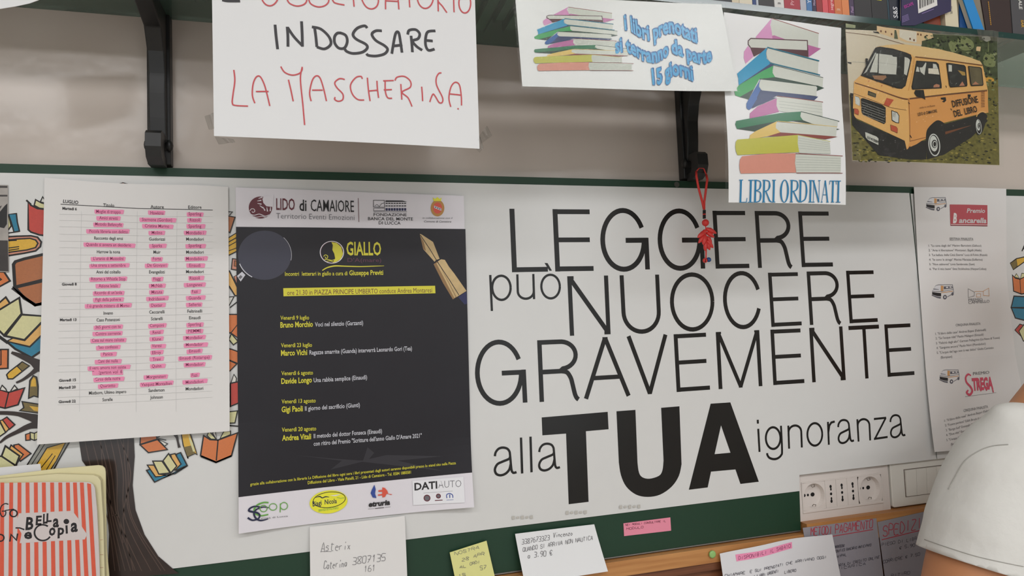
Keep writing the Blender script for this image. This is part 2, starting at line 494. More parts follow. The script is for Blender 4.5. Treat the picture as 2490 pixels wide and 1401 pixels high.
# slogan letters: strokes in a unit box mapped on the four measured corners of each letter
def zc(n):
    return {1: crop(1160, 480, 4.61), 2: crop(1660, 480, 4.61), 3: crop(1140, 760, 4.446), 4: crop(1680, 760, 4.446), 5: crop(1180, 960, 4.61), 6: crop(1660, 960, 4.446)}[n]
def arc(cx, cy, rx, ry, a0, a1, n=18):
    return [(cx + rx * math.cos(math.radians(a0 + (a1 - a0) * k / n)), cy + ry * math.sin(math.radians(a0 + (a1 - a0) * k / n))) for k in range(n + 1)]
def glyph(ch, a, w):
    """strokes [(points, width)] of a light sans-serif letter of height 1, width a, stroke w"""
    h = w / 2
    if ch == 'L': return [([(h, 1), (h, 0)], w), ([(0, h * .93), (a, h * .93)], w * .93)]
    if ch == 'E': return [([(h, 1), (h, 0)], w), ([(0, 1 - h), (a * .955, 1 - h)], w * .95), ([(0, .505), (a * .93, .505)], w * .93), ([(0, h), (a, h)], w * .95)]
    if ch == 'T': return [([(0, 1 - h), (a, 1 - h)], w), ([(a / 2, 1), (a / 2, 0)], w)]
    if ch == 'N': return [([(h, 1), (h, 0)], w), ([(a - h, 1), (a - h, 0)], w), ([(h * 1.1, .97), (a - h * 1.1, .03)], w * 1.05), ([(0, 1 - h * .7), (w * 1.5, 1 - h * .7)], h * 1.4), ([(a - w * 1.5, h * .7), (a, h * .7)], h * 1.4)]
    if ch == 'M': return [([(h, 1), (h, 0)], w), ([(a - h, 1), (a - h, 0)], w), ([(h * 1.3, .98), (a / 2, .02)], w * .95), ([(a - h * 1.3, .98), (a / 2, .02)], w * .95), ([(0, 1 - h * .5), (w * 1.4, 1 - h * .5)], h), ([(a - w * 1.4, 1 - h * .5), (a, 1 - h * .5)], h), ([(a / 2 - h, h * .4), (a / 2 + h, h * .4)], h * .8)]
    if ch == 'A': return [([(h, 0), (a / 2, 1 - h * .3)], w), ([(a - h, 0), (a / 2, 1 - h * .3)], w), ([(a * .17, .33), (a * .83, .33)], w * .95), ([(a / 2 - w * .62, 1 - h * .6), (a / 2 + w * .62, 1 - h * .6)], h * 1.2)]
    if ch == 'V': return [([(h, 1), (a / 2, h * .3)], w), ([(a - h, 1), (a / 2, h * .3)], w), ([(a / 2 - h, h * .5), (a / 2 + h, h * .5)], h)]
    if ch == 'O': return [(arc(a / 2, .5, a / 2 - h, .515 - h, 0, 360, 44), w)]
    if ch == 'C': return [(arc(a / 2, .5, a / 2 - h, .515 - h, 22, 341, 36), w)]
    if ch == 'U': return [([(h, 1), (h, .40)] + arc(a / 2, .36, a / 2 - h, .375 - h, 180, 360, 20)[0:] + [(a - h, .40), (a - h, 1)], w)]
    if ch == 'G':
        return [(arc(a * .475, .5, a * .475 - h, .52 - h, 24, 350, 40), w), ([(a * .52, .49), (a - w * .2, .49)], w), ([(a - h, .53), (a - h, 0.01)], w),
                (arc(a * .475, .5, a * .475 - h, .52 - h, 300, 357, 8), w)]
    if ch == 'R':
        return [([(h, 1), (h, 0)], w), ([(0, 1 - h)] + [(a * .52, 1 - h)] + arc(a * .55, .74, a * .37 - h * .2, .26 - h, 84, -84, 16) + [(a * .52, .48), (h, .48)], w),
                ([(a * .55, .48), (a * .68, .455), (a * .765, .36), (a * .80, .26), (a * .845, .10), (a * .885, .03), (a * .93, 0)], w)]
    if ch == 'p': return [([(h, .74), (h, -.30)], w)] + [(arc(a * .53, .36, a * .47 - h, .385 - h, 0, 360, 32), w)]
    if ch == 'o': return [(arc(a / 2, .36, a / 2 - h, .385 - h, 0, 360, 32), w)]
    if ch == 'u': return [([(h, .74), (h, .26)] + arc(a / 2, .24, a / 2 - h, .255 - h, 180, 360, 14) + [(a - h, .30)], w), ([(a - h, .74), (a - h, 0)], w)]
    if ch == 'n': return [([(h, .72), (h, 0)], w), ([(h, .40)] + arc(a / 2, .50, a / 2 - h, .24 - h, 180, 0, 14) + [(a - h, 0)], w)]
    if ch == 'l': return [([(h, 1), (h, 0)], w)]
    if ch == 'i': return [([(h, .72), (h, 0)], w), ([(h, 1), (h, .88)], w)]
    if ch == 'r': return [([(h, .72), (h, 0)], w), ([(h, .38), (a * .28, .60), (a * .55, .69), (a, .715)], w)]
    if ch == 'z': return [([(a * .04, .72 - h), (a * .96, .72 - h)], w), ([(0, h), (a, h)], w), ([(a * .93, .72 - h), (a * .07, h)], w)]
    if ch == 'a':
        return [([(a * .06, .52), (a * .10, .62), (a * .24, .71), (a * .44, .735), (a * .64, .70), (a * .74, .62), (a * .76, .52), (a * .78, .14), (a * .83, .05), (a * .90, .035), (a, .05)], w),
                ([(a * .755, .48), (a * .70, .42), (a * .40, .36), (a * .16, .30), (a * .045, .17), (a * .10, .05), (a * .28, -.0), (a * .50, .03), (a * .68, .13), (a * .765, .28)], w)]
    if ch == 'g':
        return [(arc(a * .47, .37, a * .47 - h, .365 - h, 0, 360, 32), w), ([(a - h, .73), (a - h, -.02), (a * .88, -.17), (a * .68, -.255), (a * .45, -.27), (a * .22, -.22), (a * .11, -.13), (a * .10, -.07)], w)]
    return []
def letter(pr, ch, corners, wfrac):
    """corners TL TR BR BL (crop pixels) of the letter's cap-height box"""
    c = [pr.sh.w2(*p) for p in corners]
    wd = ((c[1] - c[0]).length + (c[2] - c[3]).length) / 2; hg = ((c[0] - c[3]).length + (c[1] - c[2]).length) / 2
    a = wd / hg
    def mp(p):
        u, v = p[0] / a, p[1]
        return (c[3] * (1 - u) + c[2] * u) * (1 - v) + (c[0] * (1 - u) + c[1] * u) * v
    lay0 = pr.sh.layer
    for pts, w in glyph(ch, a, wfrac):
        pr.last = None
        if ch in 'agr' and len(pts) > 5 and len(pts) < 13: pts = [tuple(q) for q in smooth_pts(pts, 5)]
        elif ch == 'R' and len(pts) == 7: pts = [tuple(q) for q in smooth_pts(pts, 4)]
        V, F = ribbon2d([Vector(q) for q in pts], w, closed=False)
        pr._add(m_ink, [mp(v) for v in V], F)
    pr.sh.layer = lay0
def L(lst, row, n, wf):
    pan.k = zc(n)
    for ch, tlx, tly, trx, try_, brx, bry, blx, bly in lst:
        pr = pan.part('letter'); letter(pr, ch, [(tlx, tly), (trx, try_), (brx, bry), (blx, bly)], wf); pr.done()
L([('L', 362, 128, 766, 130, 795, 833, 392, 840), ('E', 845, 132, 1280, 134, 1307, 826, 877, 832),
   ('G', 1378, 132, 1906, 134, 1938, 815, 1385, 826), ('G', 2020, 136, 2528, 141, 2558, 805, 2028, 815)], 0, 1, .082)
L([('E', 333, 150, 715, 151, 748, 794, 370, 800), ('R', 806, 153, 1212, 154, 1248, 783, 845, 792), ('E', 1293, 157, 1650, 158, 1685, 777, 1335, 783)], 0, 2, .079)
L([('p', 130, 770, 384, 765, 392, 1150, 148, 1158), ('u', 436, 764, 640, 760, 652, 1141, 446, 1148), ('o', 700, 760, 934, 757, 944, 1134, 712, 1140)], 0, 1, .070)
acc = pan.part('letter_accent'); pan.k = zc(1); acc.poly(m_ink, [(755, 735), (790, 737), (840, 822), (812, 824)]); acc.done()
L([('N', 1010, 885, 1468, 876, 1498, 1310, 1035, 1325)], 0, 1, .078) if False else None
def LN(items, wf):
    for ch, cs in items:
        pts = []
        for n, x, y in cs:
            k = zc(n); pts.append((k[0] + x / k[2], k[1] + y / k[2]))
        pan.k = (0, 0, 1); pr = pan.part('letter'); letter(pr, ch, pts, wf); pr.done()
LN([('N', [(1, 1010, 885), (1, 1468, 876), (3, 1533, 235), (3, 1093, 253)]),
    ('U', [(1, 1597, 874), (1, 2040, 866), (3, 2085, 213), (3, 1662, 230)]),
    ('O', [(1, 2152, 852), (2, 350, 850), (4, 258, 188), (3, 2184, 208)]),
    ('C', [(2, 437, 838), (2, 872, 832), (4, 772, 165), (4, 362, 180)]),
    ('E', [(2, 955, 845), (2, 1305, 838), (4, 1198, 140), (4, 870, 157)]),
    ('R', [(2, 1388, 832), (2, 1752, 824), (4, 1640, 118), (4, 1287, 136)]),
    ('E', [(2, 1830, 823), (2, 2152, 817), (4, 2020, 102), (4, 1716, 118)])], .076)
LN([('G', [(3, 58, 318), (3, 600, 296), (3, 634, 980), (3, 75, 1010)]),
    ('R', [(3, 738, 301), (3, 1186, 283), (3, 1218, 938), (3, 765, 969)]),
    ('A', [(3, 1218, 275), (3, 1720, 258), (3, 1750, 900), (3, 1243, 936)]),
    ('V', [(3, 1704, 257), (3, 2147, 238), (3, 2180, 872), (3, 1730, 895)]),
    ('E', [(3, 2213, 236), (4, 178, 216), (4, 207, 836), (3, 2247, 861)]),
    ('M', [(4, 268, 212), (4, 738, 190), (4, 773, 796), (4, 300, 830)]),
    ('E', [(4, 858, 186), (4, 1198, 171), (4, 1227, 764), (4, 891, 786)]),
    ('N', [(4, 1278, 167), (4, 1637, 150), (4, 1674, 731), (4, 1312, 756)]),
    ('T', [(4, 1702, 147), (4, 2031, 131), (4, 2065, 702), (4, 1738, 726)]),
    ('E', [(4, 2090, 130), (4, 2384, 116), (4, 2417, 676), (4, 2127, 697)])], .076)
pan.k = zc(5)
for ch, c4 in (('a', [(88, 490), (320, 474), (352, 888), (98, 910)]), ('l', [(387, 481), (414, 480), (428, 882), (399, 885)]),
               ('l', [(493, 471), (521, 469), (533, 868), (505, 872)]), ('a', [(588, 450), (812, 434), (838, 832), (594, 856)])):
    pr = pan.part('letter'); letter(pr, ch, c4, .066 if ch == 'a' else .072); pr.done()
pr = pan.part('letter'); pr.poly(m_ink, [(632, 255), (1372, 192), (1382, 387), (1128, 410), (1158, 1201), (935, 1228), (905, 436), (640, 456)]); pr.done()
pr = pan.part('letter')
uo = [Vector(p) for p in ((1497, 760), (1520, 900), (1580, 1030), (1690, 1120), (1820, 1146), (1960, 1120), (2090, 1030), (2170, 910), (2200, 780))]
ui = [Vector(p) for p in ((1998, 740), (1985, 850), (1945, 910), (1840, 942), (1760, 925), (1722, 870), (1706, 760))]
pr.poly(m_ink, [(1470, 186)] + [tuple(p) for p in smooth_pts(uo, 4)] + [(2176, 130), (1971, 147)] + [tuple(p) for p in smooth_pts(ui, 4)] + [(1683, 170)]); pr.done()
pan.k = zc(6)
pr = pan.part('letter')
pr.poly(m_ink, [(66, 1028), (302, 97), (515, 83), (414, 332), (345, 643), (306, 832), (270, 1003)])
pr.poly(m_ink, [(414, 332), (515, 83), (823, 941), (624, 965), (570, 808), (306, 832), (345, 643), (516, 627)])
pr.done()
for ch, c4, wf in (('i', [(800, 272), (826, 270), (845, 617), (820, 620)], .072), ('g', [(880, 252), (1068, 240), (1084, 592), (893, 608)], .070),
                   ('n', [(1128, 238), (1285, 225), (1298, 570), (1140, 585)], .070), ('o', [(1330, 214), (1512, 202), (1522, 546), (1342, 562)], .070),
                   ('r', [(1556, 198), (1640, 192), (1652, 536), (1570, 542)], .070), ('a', [(1662, 190), (1825, 178), (1852, 510), (1680, 528)], .068),
                   ('n', [(1872, 172), (2020, 160), (2036, 494), (1892, 508)], .070), ('z', [(2058, 160), (2200, 148), (2216, 468), (2068, 490)], .070),
                   ('a', [(2226, 142), (2380, 128), (2408, 448), (2246, 466)], .068)):
    pr = pan.part('letter'); letter(pr, ch, c4, wf); pr.done()
pan.k = (0, 0, 1)
# ---------------------------------------------------------------- the tree-of-books drawing on the slogan panel
def C(name, r, g, b, **k):
    return M(name, (r, g, b), **{**dict(rough=0.22, spec=0.5), **k})
k_out = C('drawing_outline', 26, 20, 18)
k_red = C('drawing_red', 196, 72, 62, grain=.12, gscale=500); k_ora = C('drawing_orange', 214, 122, 68, grain=.12, gscale=500)
k_bro = C('drawing_brown', 176, 108, 66, grain=.12, gscale=500); k_yel = C('drawing_yellow', 222, 176, 62, grain=.15, gscale=500)
k_blu = C('drawing_blue', 44, 126, 156, grain=.15, gscale=500); k_pal = C('drawing_cream', 216, 212, 160, grain=.10, gscale=500)
k_pnk = C('drawing_pink', 206, 140, 118); k_tan = C('drawing_tan', 226, 176, 100, grain=.1, gscale=500); k_wht = C('drawing_white', 222, 220, 212)
k_gry = C('drawing_grey', 150, 150, 142); k_olv = C('drawing_olive', 120, 104, 60, grain=.3, gscale=400)
k_trk = C('drawing_bark', 52, 40, 36, grain=.25, gscale=60); k_bk2 = C('drawing_bark_line', 88, 70, 62)
def book(sh, k, items, lw=3.0, name='drawn_book'):
    """items: (ink or None, points, closed, width)"""
    sh.k = k; pr = sh.part(name)
    for it in items:
        col, pts = it[0], it[1]; cl = it[2] if len(it) > 2 else True; w = it[3] if len(it) > 3 else lw
        if col is not None: pr.poly(col, pts)
        if w: pr.line(k_out, pts, w * k[2], closed=cl)
    pr.done(); sh.k = (0, 0, 1)
a1 = crop(0, 440, 4.378); a2 = crop(0, 740, 3.5); a5 = crop(300, 1030, 8.24); a6 = crop(0, 1080, 4.364); a3 = crop(540, 440, 4.12); a4 = crop(540, 760, 4.12)
book(pan, a1, [(k_blu, [(60, 360), (175, 348), (185, 440), (208, 535), (150, 545), (120, 440), (95, 370)]), (k_pal, [(60, 380), (95, 370), (120, 480), (90, 520), (60, 500)]), (None, [(60, 560), (208, 538)], False)])
book(pan, a1, [(k_red, [(300, 220), (330, 260), (400, 295), (500, 305), (500, 585), (420, 575), (330, 545), (302, 520)], True, 4), (k_pal, [(365, 260), (380, 200), (440, 235), (500, 250), (500, 300), (420, 290)]), (k_wht, [(430, 225), (455, 170), (500, 240)]), (None, [(280, 205), (330, 250)], False, 4)])
e = [(0, 600), (180, 590), (330, 585), (400, 600), (440, 650), (430, 700), (380, 745), (260, 770), (100, 795), (0, 810)]
e2 = [(0, 640), (180, 620), (320, 612), (380, 630), (405, 665), (380, 710), (290, 735), (100, 760), (0, 775)]
book(pan, a1, [(k_pnk, e, True, 4), (k_yel, e2, True, 3.4), (None, [(60, 640), (180, 634)], False, 2.5), (None, [(60, 720), (205, 700)], False, 2.5), (None, [(60, 745), (205, 722)], False, 2.5)])
book(pan, a1, [(k_bro, [(145, 890), (165, 860), (260, 830), (500, 775), (500, 1045), (320, 1090), (160, 1130)], True, 7), (k_bro, [(160, 1135), (330, 1095), (500, 1055), (500, 1300), (380, 1320), (260, 1250)], True, 7), (None, [(130, 1140), (375, 1325), (460, 1300)], False, 6)])
book(pan, a1, [(k_ora, [(-30, 965), (45, 970), (108, 1065), (-30, 1140)], True, 4), (k_wht, [(-30, 1010), (15, 1050), (-30, 1080)], True, 3)])
book(pan, a2, [(k_tan, [(-30, 10), (50, -60), (90, 0), (-30, 60)], True, 4), (k_pal, [(-40, 70), (165, -55), (185, 80), (35, 265), (-40, 190)], True, 4.5),
               (k_blu, [(60, 320), (380, 240), (380, 380), (270, 455), (130, 380)], True, 5), (k_tan, [(60, 315), (420, 130), (420, 200), (255, 362), (180, 345)], True, 4),
               (k_pal, [(185, 88), (420, 105), (350, 160), (210, 305), (45, 270)], True, 5), (None, [(-40, 250), (70, 330)], False, 7)])
book(pan, a2, [(k_ora, [(-20, 385), (70, 385), (68, 545), (-20, 550)], True, 3.5), (k_ora, [(-20, 395), (10, 390), (10, 515), (-20, 525)], True, 2.5)])
book(pan, a2, [(k_yel, [(190, 490), (250, 525), (110, 635), (70, 635), (58, 600), (80, 575)], True, 3), (k_olv, [(190, 490), (250, 525), (190, 570), (150, 530)], True, 2)])
book(pan, a2, [(k_olv, [(245, 800), (255, 650), (285, 608), (312, 620), (325, 700), (325, 790), (290, 780)], True, 3), (k_yel, [(262, 700), (270, 650), (288, 620), (305, 640), (310, 700)], True, 0)])
book(pan, a2, [(k_red, [(-40, 740), (10, 730), (75, 750), (210, 712), (155, 855), (45, 885), (-40, 865)], True, 3.5), (None, [(75, 750), (45, 880)], False, 3), (k_wht, [(0, 730), (20, 690), (50, 720), (60, 742)], True, 2.5), (k_wht, [(95, 735), (125, 690), (150, 720), (100, 742)], True, 2.5)])
book(pan, a2, [(k_olv, [(190, 828), (400, 862), (400, 935), (170, 905), (205, 880)], True, 3), (k_yel, [(250, 865), (400, 885), (400, 925), (290, 905)], True, 0)])
book(pan, a2, [(k_red, [(20, 985), (60, 960), (128, 1025), (80, 1065), (60, 1060)], True, 3), (k_tan, [(0, 990), (25, 985), (80, 1060), (50, 1090)], True, 2.5), (k_pal, [(-40, 1010), (0, 1000), (50, 1090), (0, 1125), (-40, 1100)], True, 3)])
book(pan, a2, [(k_ora, [(220, 1108), (260, 1095), (258, 1155), (222, 1158)], True, 2.6), (k_pal, [(258, 1090), (295, 1098), (330, 1080), (400, 1090), (400, 1145), (335, 1140), (295, 1158), (262, 1145)], True, 2.6), (None, [(295, 1098), (295, 1155)], False, 2)])
book(pan, a6, [(k_ora, [(200, 0), (330, 100), (220, 180), (170, 100), (150, 10)], True, 3), (k_tan, [(120, 10), (250, 110), (190, 190), (100, 60)], True, 3), (k_pal, [(60, 20), (210, 125), (170, 228), (20, 128)], True, 4), (k_pal, [(-40, 130), (20, 128), (170, 228), (60, 300), (-40, 300)], True, 4)])
book(pan, a6, [(k_gry, [(280, 240), (460, -50), (760, -60), (620, 180), (540, 330), (400, 330)], True, 3), (k_yel, [(370, 250), (500, 40), (700, -20), (600, 180), (500, 330), (400, 330)], True, 2.5), (None, [(440, 250), (560, 100)], False, 2), (None, [(490, 280), (590, 120)], False, 2), (None, [(330, 230), (490, -20)], False, 2)])
pan.k = (0, 0, 1)
# branches and trunk
pan.k = a2
br = pan.part('drawn_branch'); br.line(k_trk, [(100, 410), (180, 440), (280, 485), (340, 520), (420, 540)], [20, 40, 60, 100, 120], smooth=True); br.done()
br = pan.part('drawn_branch'); br.line(k_trk, [(140, 668), (200, 640), (270, 590), (330, 540)], [16, 22, 30, 50], smooth=True); br.done()
br = pan.part('drawn_branch'); br.line(k_trk, [(-40, 925), (60, 925), (160, 935), (260, 960), (420, 1010)], [30, 32, 36, 60, 120], smooth=True); br.done()
br = pan.part('drawn_branch'); br.line(k_trk, [(0, 1180), (60, 1130), (150, 1085), (260, 1035), (400, 1010)], [14, 26, 34, 50, 100], smooth=True); br.done()
pan.k = (0, 0, 1)
tr = pan.part('drawn_trunk')
tk = [(190, 1055), (325, 1045), (328, 1110), (323, 1180), (330, 1240), (352, 1300), (385, 1352), (428, 1389), (436, 1394), (345, 1401), (330, 1412), (262, 1420), (266, 1300), (258, 1200), (200, 1120)]
tr.poly(k_trk, tk)
for i, (xa, xb, xc, xd) in enumerate([(205, 225, 262, 280), (222, 245, 268, 292), (240, 262, 274, 305), (252, 272, 286, 330), (268, 285, 290, 345), (284, 300, 305, 368), (300, 306, 318, 392), (312, 312, 322, 402), (246, 252, 280, 318), (290, 318, 300, 325)]):
    tr.line(k_bk2, [(xa, 1062), (xb, 1150), (xc, 1260), (xd, 1388)], [1.2, 2.4, 2.0, 1.4], smooth=True)
tr.line(k_bk2, [(274, 1254), (284, 1252), (292, 1270), (300, 1320)], 1.8, smooth=True)
tr.done()
# drawings in the gap between the sheets and beneath them
book(pan, a3, [(k_bro, [(20, 345), (130, 365), (80, 520), (20, 480)], True, 2.5), (None, [(60, 310), (105, 312), (75, 345)], False, 2)])
book(pan, a3, [(k_yel, [(20, 600), (180, 500), (180, 690), (60, 750), (20, 760)], True, 2.5), (None, [(20, 640), (180, 550)], False, 2.5), (None, [(20, 680), (180, 590)], False, 2), (None, [(20, 720), (180, 660)], False, 2)])
book(pan, a3, [(k_pnk, [(105, 780), (180, 790), (180, 900), (95, 885)], True, 2.5), (k_bro, [(125, 800), (180, 810), (180, 860), (122, 855)], True, 1.5)])
book(pan, a3, [(k_tan, [(20, 880), (75, 905), (155, 1070), (180, 1150), (130, 1150), (75, 1060), (20, 1000)], True, 3), (k_pnk, [(120, 960), (180, 930), (180, 1060), (140, 1020)], True, 1.5), (k_wht, [(20, 1170), (120, 1160), (60, 1270)], True, 2.5), (None, [(80, 1270), (180, 1190)], False, 2.5)])
book(pan, a4, [(k_ora, [(20, 20), (180, 20), (180, 110), (90, 205), (20, 200)], True, 3), (k_ora, [(90, 205), (180, 90), (180, 270)], True, 2.5), (k_pal, [(95, 215), (160, 290), (115, 325), (70, 270)], True, 2.5)])
book(pan, a4, [(k_ora, [(20, 350), (100, 370), (180, 400), (180, 520), (80, 480), (20, 460)], True, 3), (k_ora, [(60, 475), (148, 515), (80, 585), (40, 590)], True, 2.5)])
book(pan, a4, [(k_red, [(85, 710), (180, 690), (180, 900), (85, 940)], True, 3), (k_wht, [(90, 705), (120, 620), (145, 660), (140, 695)], True, 2)])
book(pan, a4, [(k_pal, [(20, 1000), (155, 985), (130, 1105), (20, 1110)], True, 2.5), (None, [(60, 1130), (180, 1140)], False, 3)])
book(pan, a5, [(k_ora, [(350, 150), (650, 170), (680, 310), (340, 415)], True, 3), (k_ora, [(340, 425), (690, 320), (885, 520), (505, 580)], True, 3), (k_wht, [(700, 320), (890, 405), (830, 450)], True, 2), (None, [(700, 300), (860, 330)], False, 2), (None, [(690, 280), (820, 190)], False, 2)])
book(pan, a5, [(k_yel, [(1160, 170), (1330, 170), (1400, 370), (1480, 620), (1440, 595), (1290, 665), (1300, 700), (1200, 420)], True, 2.5), (k_olv, [(1215, 470), (1400, 430), (1440, 595), (1290, 660)], True, 0), (k_pal, [(1300, 200), (1400, 400), (1440, 560), (1400, 560), (1340, 380)], True, 0)])
book(pan, a5, [(k_ora, [(1610, 240), (1740, 320), (1900, 330), (2290, 185), (2170, 640), (1860, 770), (1550, 640)], True, 3.4), (None, [(1900, 330), (1865, 740)], False, 3), (None, [(1555, 655), (1860, 775), (2170, 645)], False, 4.2), (k_pal, [(1680, 240), (1720, 150), (1860, 310), (1760, 310)], True, 2.4), (k_wht, [(1790, 190), (1840, 140), (1870, 310)], True, 2.2), (k_pal, [(1940, 300), (2020, 150), (2150, 150), (2150, 220)], True, 2.4)])
book(pan, a5, [(k_blu, [(470, 935), (560, 910), (660, 1060), (1040, 1000), (1290, 840), (630, 1170)], True, 3), (k_blu, [(1070, 610), (1150, 580), (1280, 835), (1070, 930)], True, 3), (k_tan, [(485, 830), (620, 830), (720, 1010), (860, 1030), (650, 1065)], True, 3),
               (k_tan, [(950, 620), (1040, 600), (1160, 810), (1040, 930)], True, 3), (k_pal, [(595, 750), (780, 750), (940, 985), (715, 1010)], True, 3), (k_pal, [(800, 745), (910, 600), (1075, 850), (955, 985)], True, 3)])
pan.k = a5; tw = pan.part('drawn_branch'); tw.line(k_trk, [(1020, 180), (1080, 280), (1100, 380), (1125, 480)], [80, 44, 36, 50]); tw.done(); pan.k = (0, 0, 1)
b7 = crop(2430, 560, 4.12)
book(pan2, b7, [(k_yel, [(110, 330), (170, 285), (260, 265), (320, 260), (320, 310), (260, 310), (140, 395)], True, 2.5), (k_olv, [(110, 330), (170, 290), (180, 360), (140, 395)], True, 1)])
book(pan2, b7, [(k_ora, [(130, 450), (160, 480), (205, 490), (320, 430), (320, 620), (220, 640), (142, 610)], True, 2.8), (None, [(205, 490), (215, 640)], False, 2), (k_pal, [(150, 470), (170, 435), (200, 480)], True, 1.5), (k_pal, [(210, 485), (225, 430), (300, 440)], True, 1.5)])
book(pan2, b7, [(k_blu, [(145, 660), (320, 670), (320, 775), (118, 775)], True, 3), (k_blu, [(118, 775), (320, 785), (320, 920), (160, 880)], True, 3)])
book(pan2, b7, [(k_red, [(155, 1000), (205, 940), (235, 950), (215, 1060)], True, 2), (k_pal, [(195, 1010), (250, 940), (320, 990), (320, 1110), (240, 1110)], True, 2.5)])
book(pan2, b7, [(None, [(225, 210), (260, 130), (240, 190), (280, 150)], False, 3)])
book(pan, crop(0, 0, 1), [(k_pnk, [(285, 449), (300, 445), (325, 452), (325, 462), (285, 462)], True, 2)])
# faint grey rubbings along the lower edge
m_smudge = M('worn_grey_print', (196, 193, 186), rough=0.3)
for x0, y0, x1, y1 in ((1244, 1259, 1312, 1262), (1375, 1247, 1440, 1243), (1505, 1233, 1560, 1229)):
    sm = pan.part('worn_print')
    for q in range(5): sm.line(m_smudge, [(x0 + q * 11, y0 - q * .4), (x0 + 7 + q * 11, y0 - 1 - q * .4)], 5 if q % 2 else 8)
    sm.done()

# ---------------------------------------------------------------- paper on the board
m_paper = M('office_paper', (232, 230, 228), rough=0.75, spec=0.3)
m_paper2 = M('office_paper_cool', (228, 228, 231), rough=0.72, spec=0.3)
m_blk = M('print_black', (40, 38, 40), rough=0.6); m_grey = M('print_grey', (120, 118, 120), rough=0.6); m_faint = M('print_faint_rule', (208, 208, 208), rough=0.7)
m_hil = M('pink_highlighter', (244, 150, 188), rough=0.7); m_mag = M('print_under_highlighter', (132, 38, 84), rough=0.7)
def ctext(pr, mat, t, cx, y, h, fac=1.0, slope=0.0, bold=0.0, shear=0.0, left=False, maxw=None):
    V, F = text_geo(t, bold, shear)
    w = (max(v[0] for v in V) - min(v[0] for v in V)) / CAPH * h * fac
    if left: x0, x1 = cx, cx + w
    else: x0, x1 = cx - w / 2, cx + w / 2
    pr.text(mat, t, x0, y - slope * (x0 - cx) * -1, x1, y + slope * (x1 - cx), h, bold, shear)
    return x0, x1
lug = Sheet('monthly_book_list', 'white printed list of July book titles with pink highlighted rows', 'paper sheet', -.0035,
            [(109, 432), (555, 455), (560, 1047), (98, 1078)], m_paper, nx=14, nz=18,
            bend=lambda a, b: .001 + .009 * (1 - b) ** 2 * (1 - .4 * a) + .003 * math.sin(a * math.pi) * b,
            edge=lambda u, v: (0, (-.0030 * math.sin(math.pi * min(1, u * 1.25)) * (1 - v) ** 3)))
pr = lug.part('table_rule')
pr.line(m_blk, [(149, 497.5), (336, 508.5), (518, 511.7)], 1.5)
for x in (200, 336, 432):
    pr.line(m_faint, [(x, 515), (x - 2, 640), (x - 3, 800), (x - 1, 1000)], .55)
hl = lug.part('pink_highlight'); tx = lug.part('printed_text')
T_ = ['Moglie di troppo', 'Amici stretti', 'Metodo Befancyfit', 'Piccola libreria con delitto', 'Racconto degli eroi', 'Quando si avvera un desiderio', 'Harrow la nona', "L'uranio di Mussolini", 'Una sirena a settembre', 'Anni del coltello', 'Ritorno a Whistle Stop', 'Azione letale', "Ricordo di un'isola", 'Figli della polvere', 'Più grande mistero di Morse', 'Invano', 'Caso Potenzoni', '365 giorni con te', 'Contro corrente', 'Casa sul mare celeste', 'Reo confesso', 'Panico', 'Cani dei nulla', 'Il vero amore non esiste', 'Circo della notte', 'Quartetto', 'Mistborn, Ultimo impero', 'Sorelle']
A_ = ['Hawkins', 'Sternone (Gordon)', 'Cristina Marino', 'Molino', 'Guidorizzi', 'Sparks', 'Muir', 'Forte', 'De Giovanni', 'Evangelisti', 'Flagg', 'McNab', 'Matute', 'Indridason', 'Dexter', 'Ceccarelli', 'Sciarelli', 'Camponi', 'Renzi', 'Klune', 'Varesi', 'Ellroy', 'Trevi', 'Quinn', 'Morgenstern', 'Vazquez Montalban', 'Sanderson', 'Johnson']
E_ = ['Sperling', 'Rizzoli', 'Sperling', 'Mondadori', 'Mondadori', 'Sperling', 'Mondadori', 'Mondadori', 'Einaudi', 'Mondadori', 'Rizzoli', 'Longanesi', 'Fazi', 'Guanda', 'Sellerio', 'Feltrinelli', 'Einaudi', 'Sperling', 'PIEMME', 'Mondadori', 'Mondadori', 'Einaudi', 'Einaudi (Ristampa)', 'Mondadori', 'Fazi', 'Mondadori', 'Mondadori', None]
TY = [516.3, 531.7, 547, 564.3, 580.6, 596.3, 613.4, 629.7, 646, 662.2, 679, 695.8, 712.4, 728.7, 744, 761.7, 778, 795, 811.3, 827, 843.9, 860.7, 877.6, 893.3, 920.5, 937, 953, 970.4]
AY = [519.5, 535.8, 551, 567, 582.7, 598.5, 614.2, 630.2, 646, 662.2, 679, 695.3, 711, 727.3, 742.8, 759, 775.3, 791.6, 808.2, 824.6, 840.7, 857, 873.3, 889.6, 915.4, 933, 948, 964.8]
EY = [521.2, 535.8, 551, 567, 582.5, 598.2, 614, 629.7, 646, 661.4, 677, 693, 709.4, 725, 741, 757, 773, 789, 804.8, 821, 837.8, 853, 869.6, 886, 911.8, 928, 944.3, 0]
rl = random.Random(3)
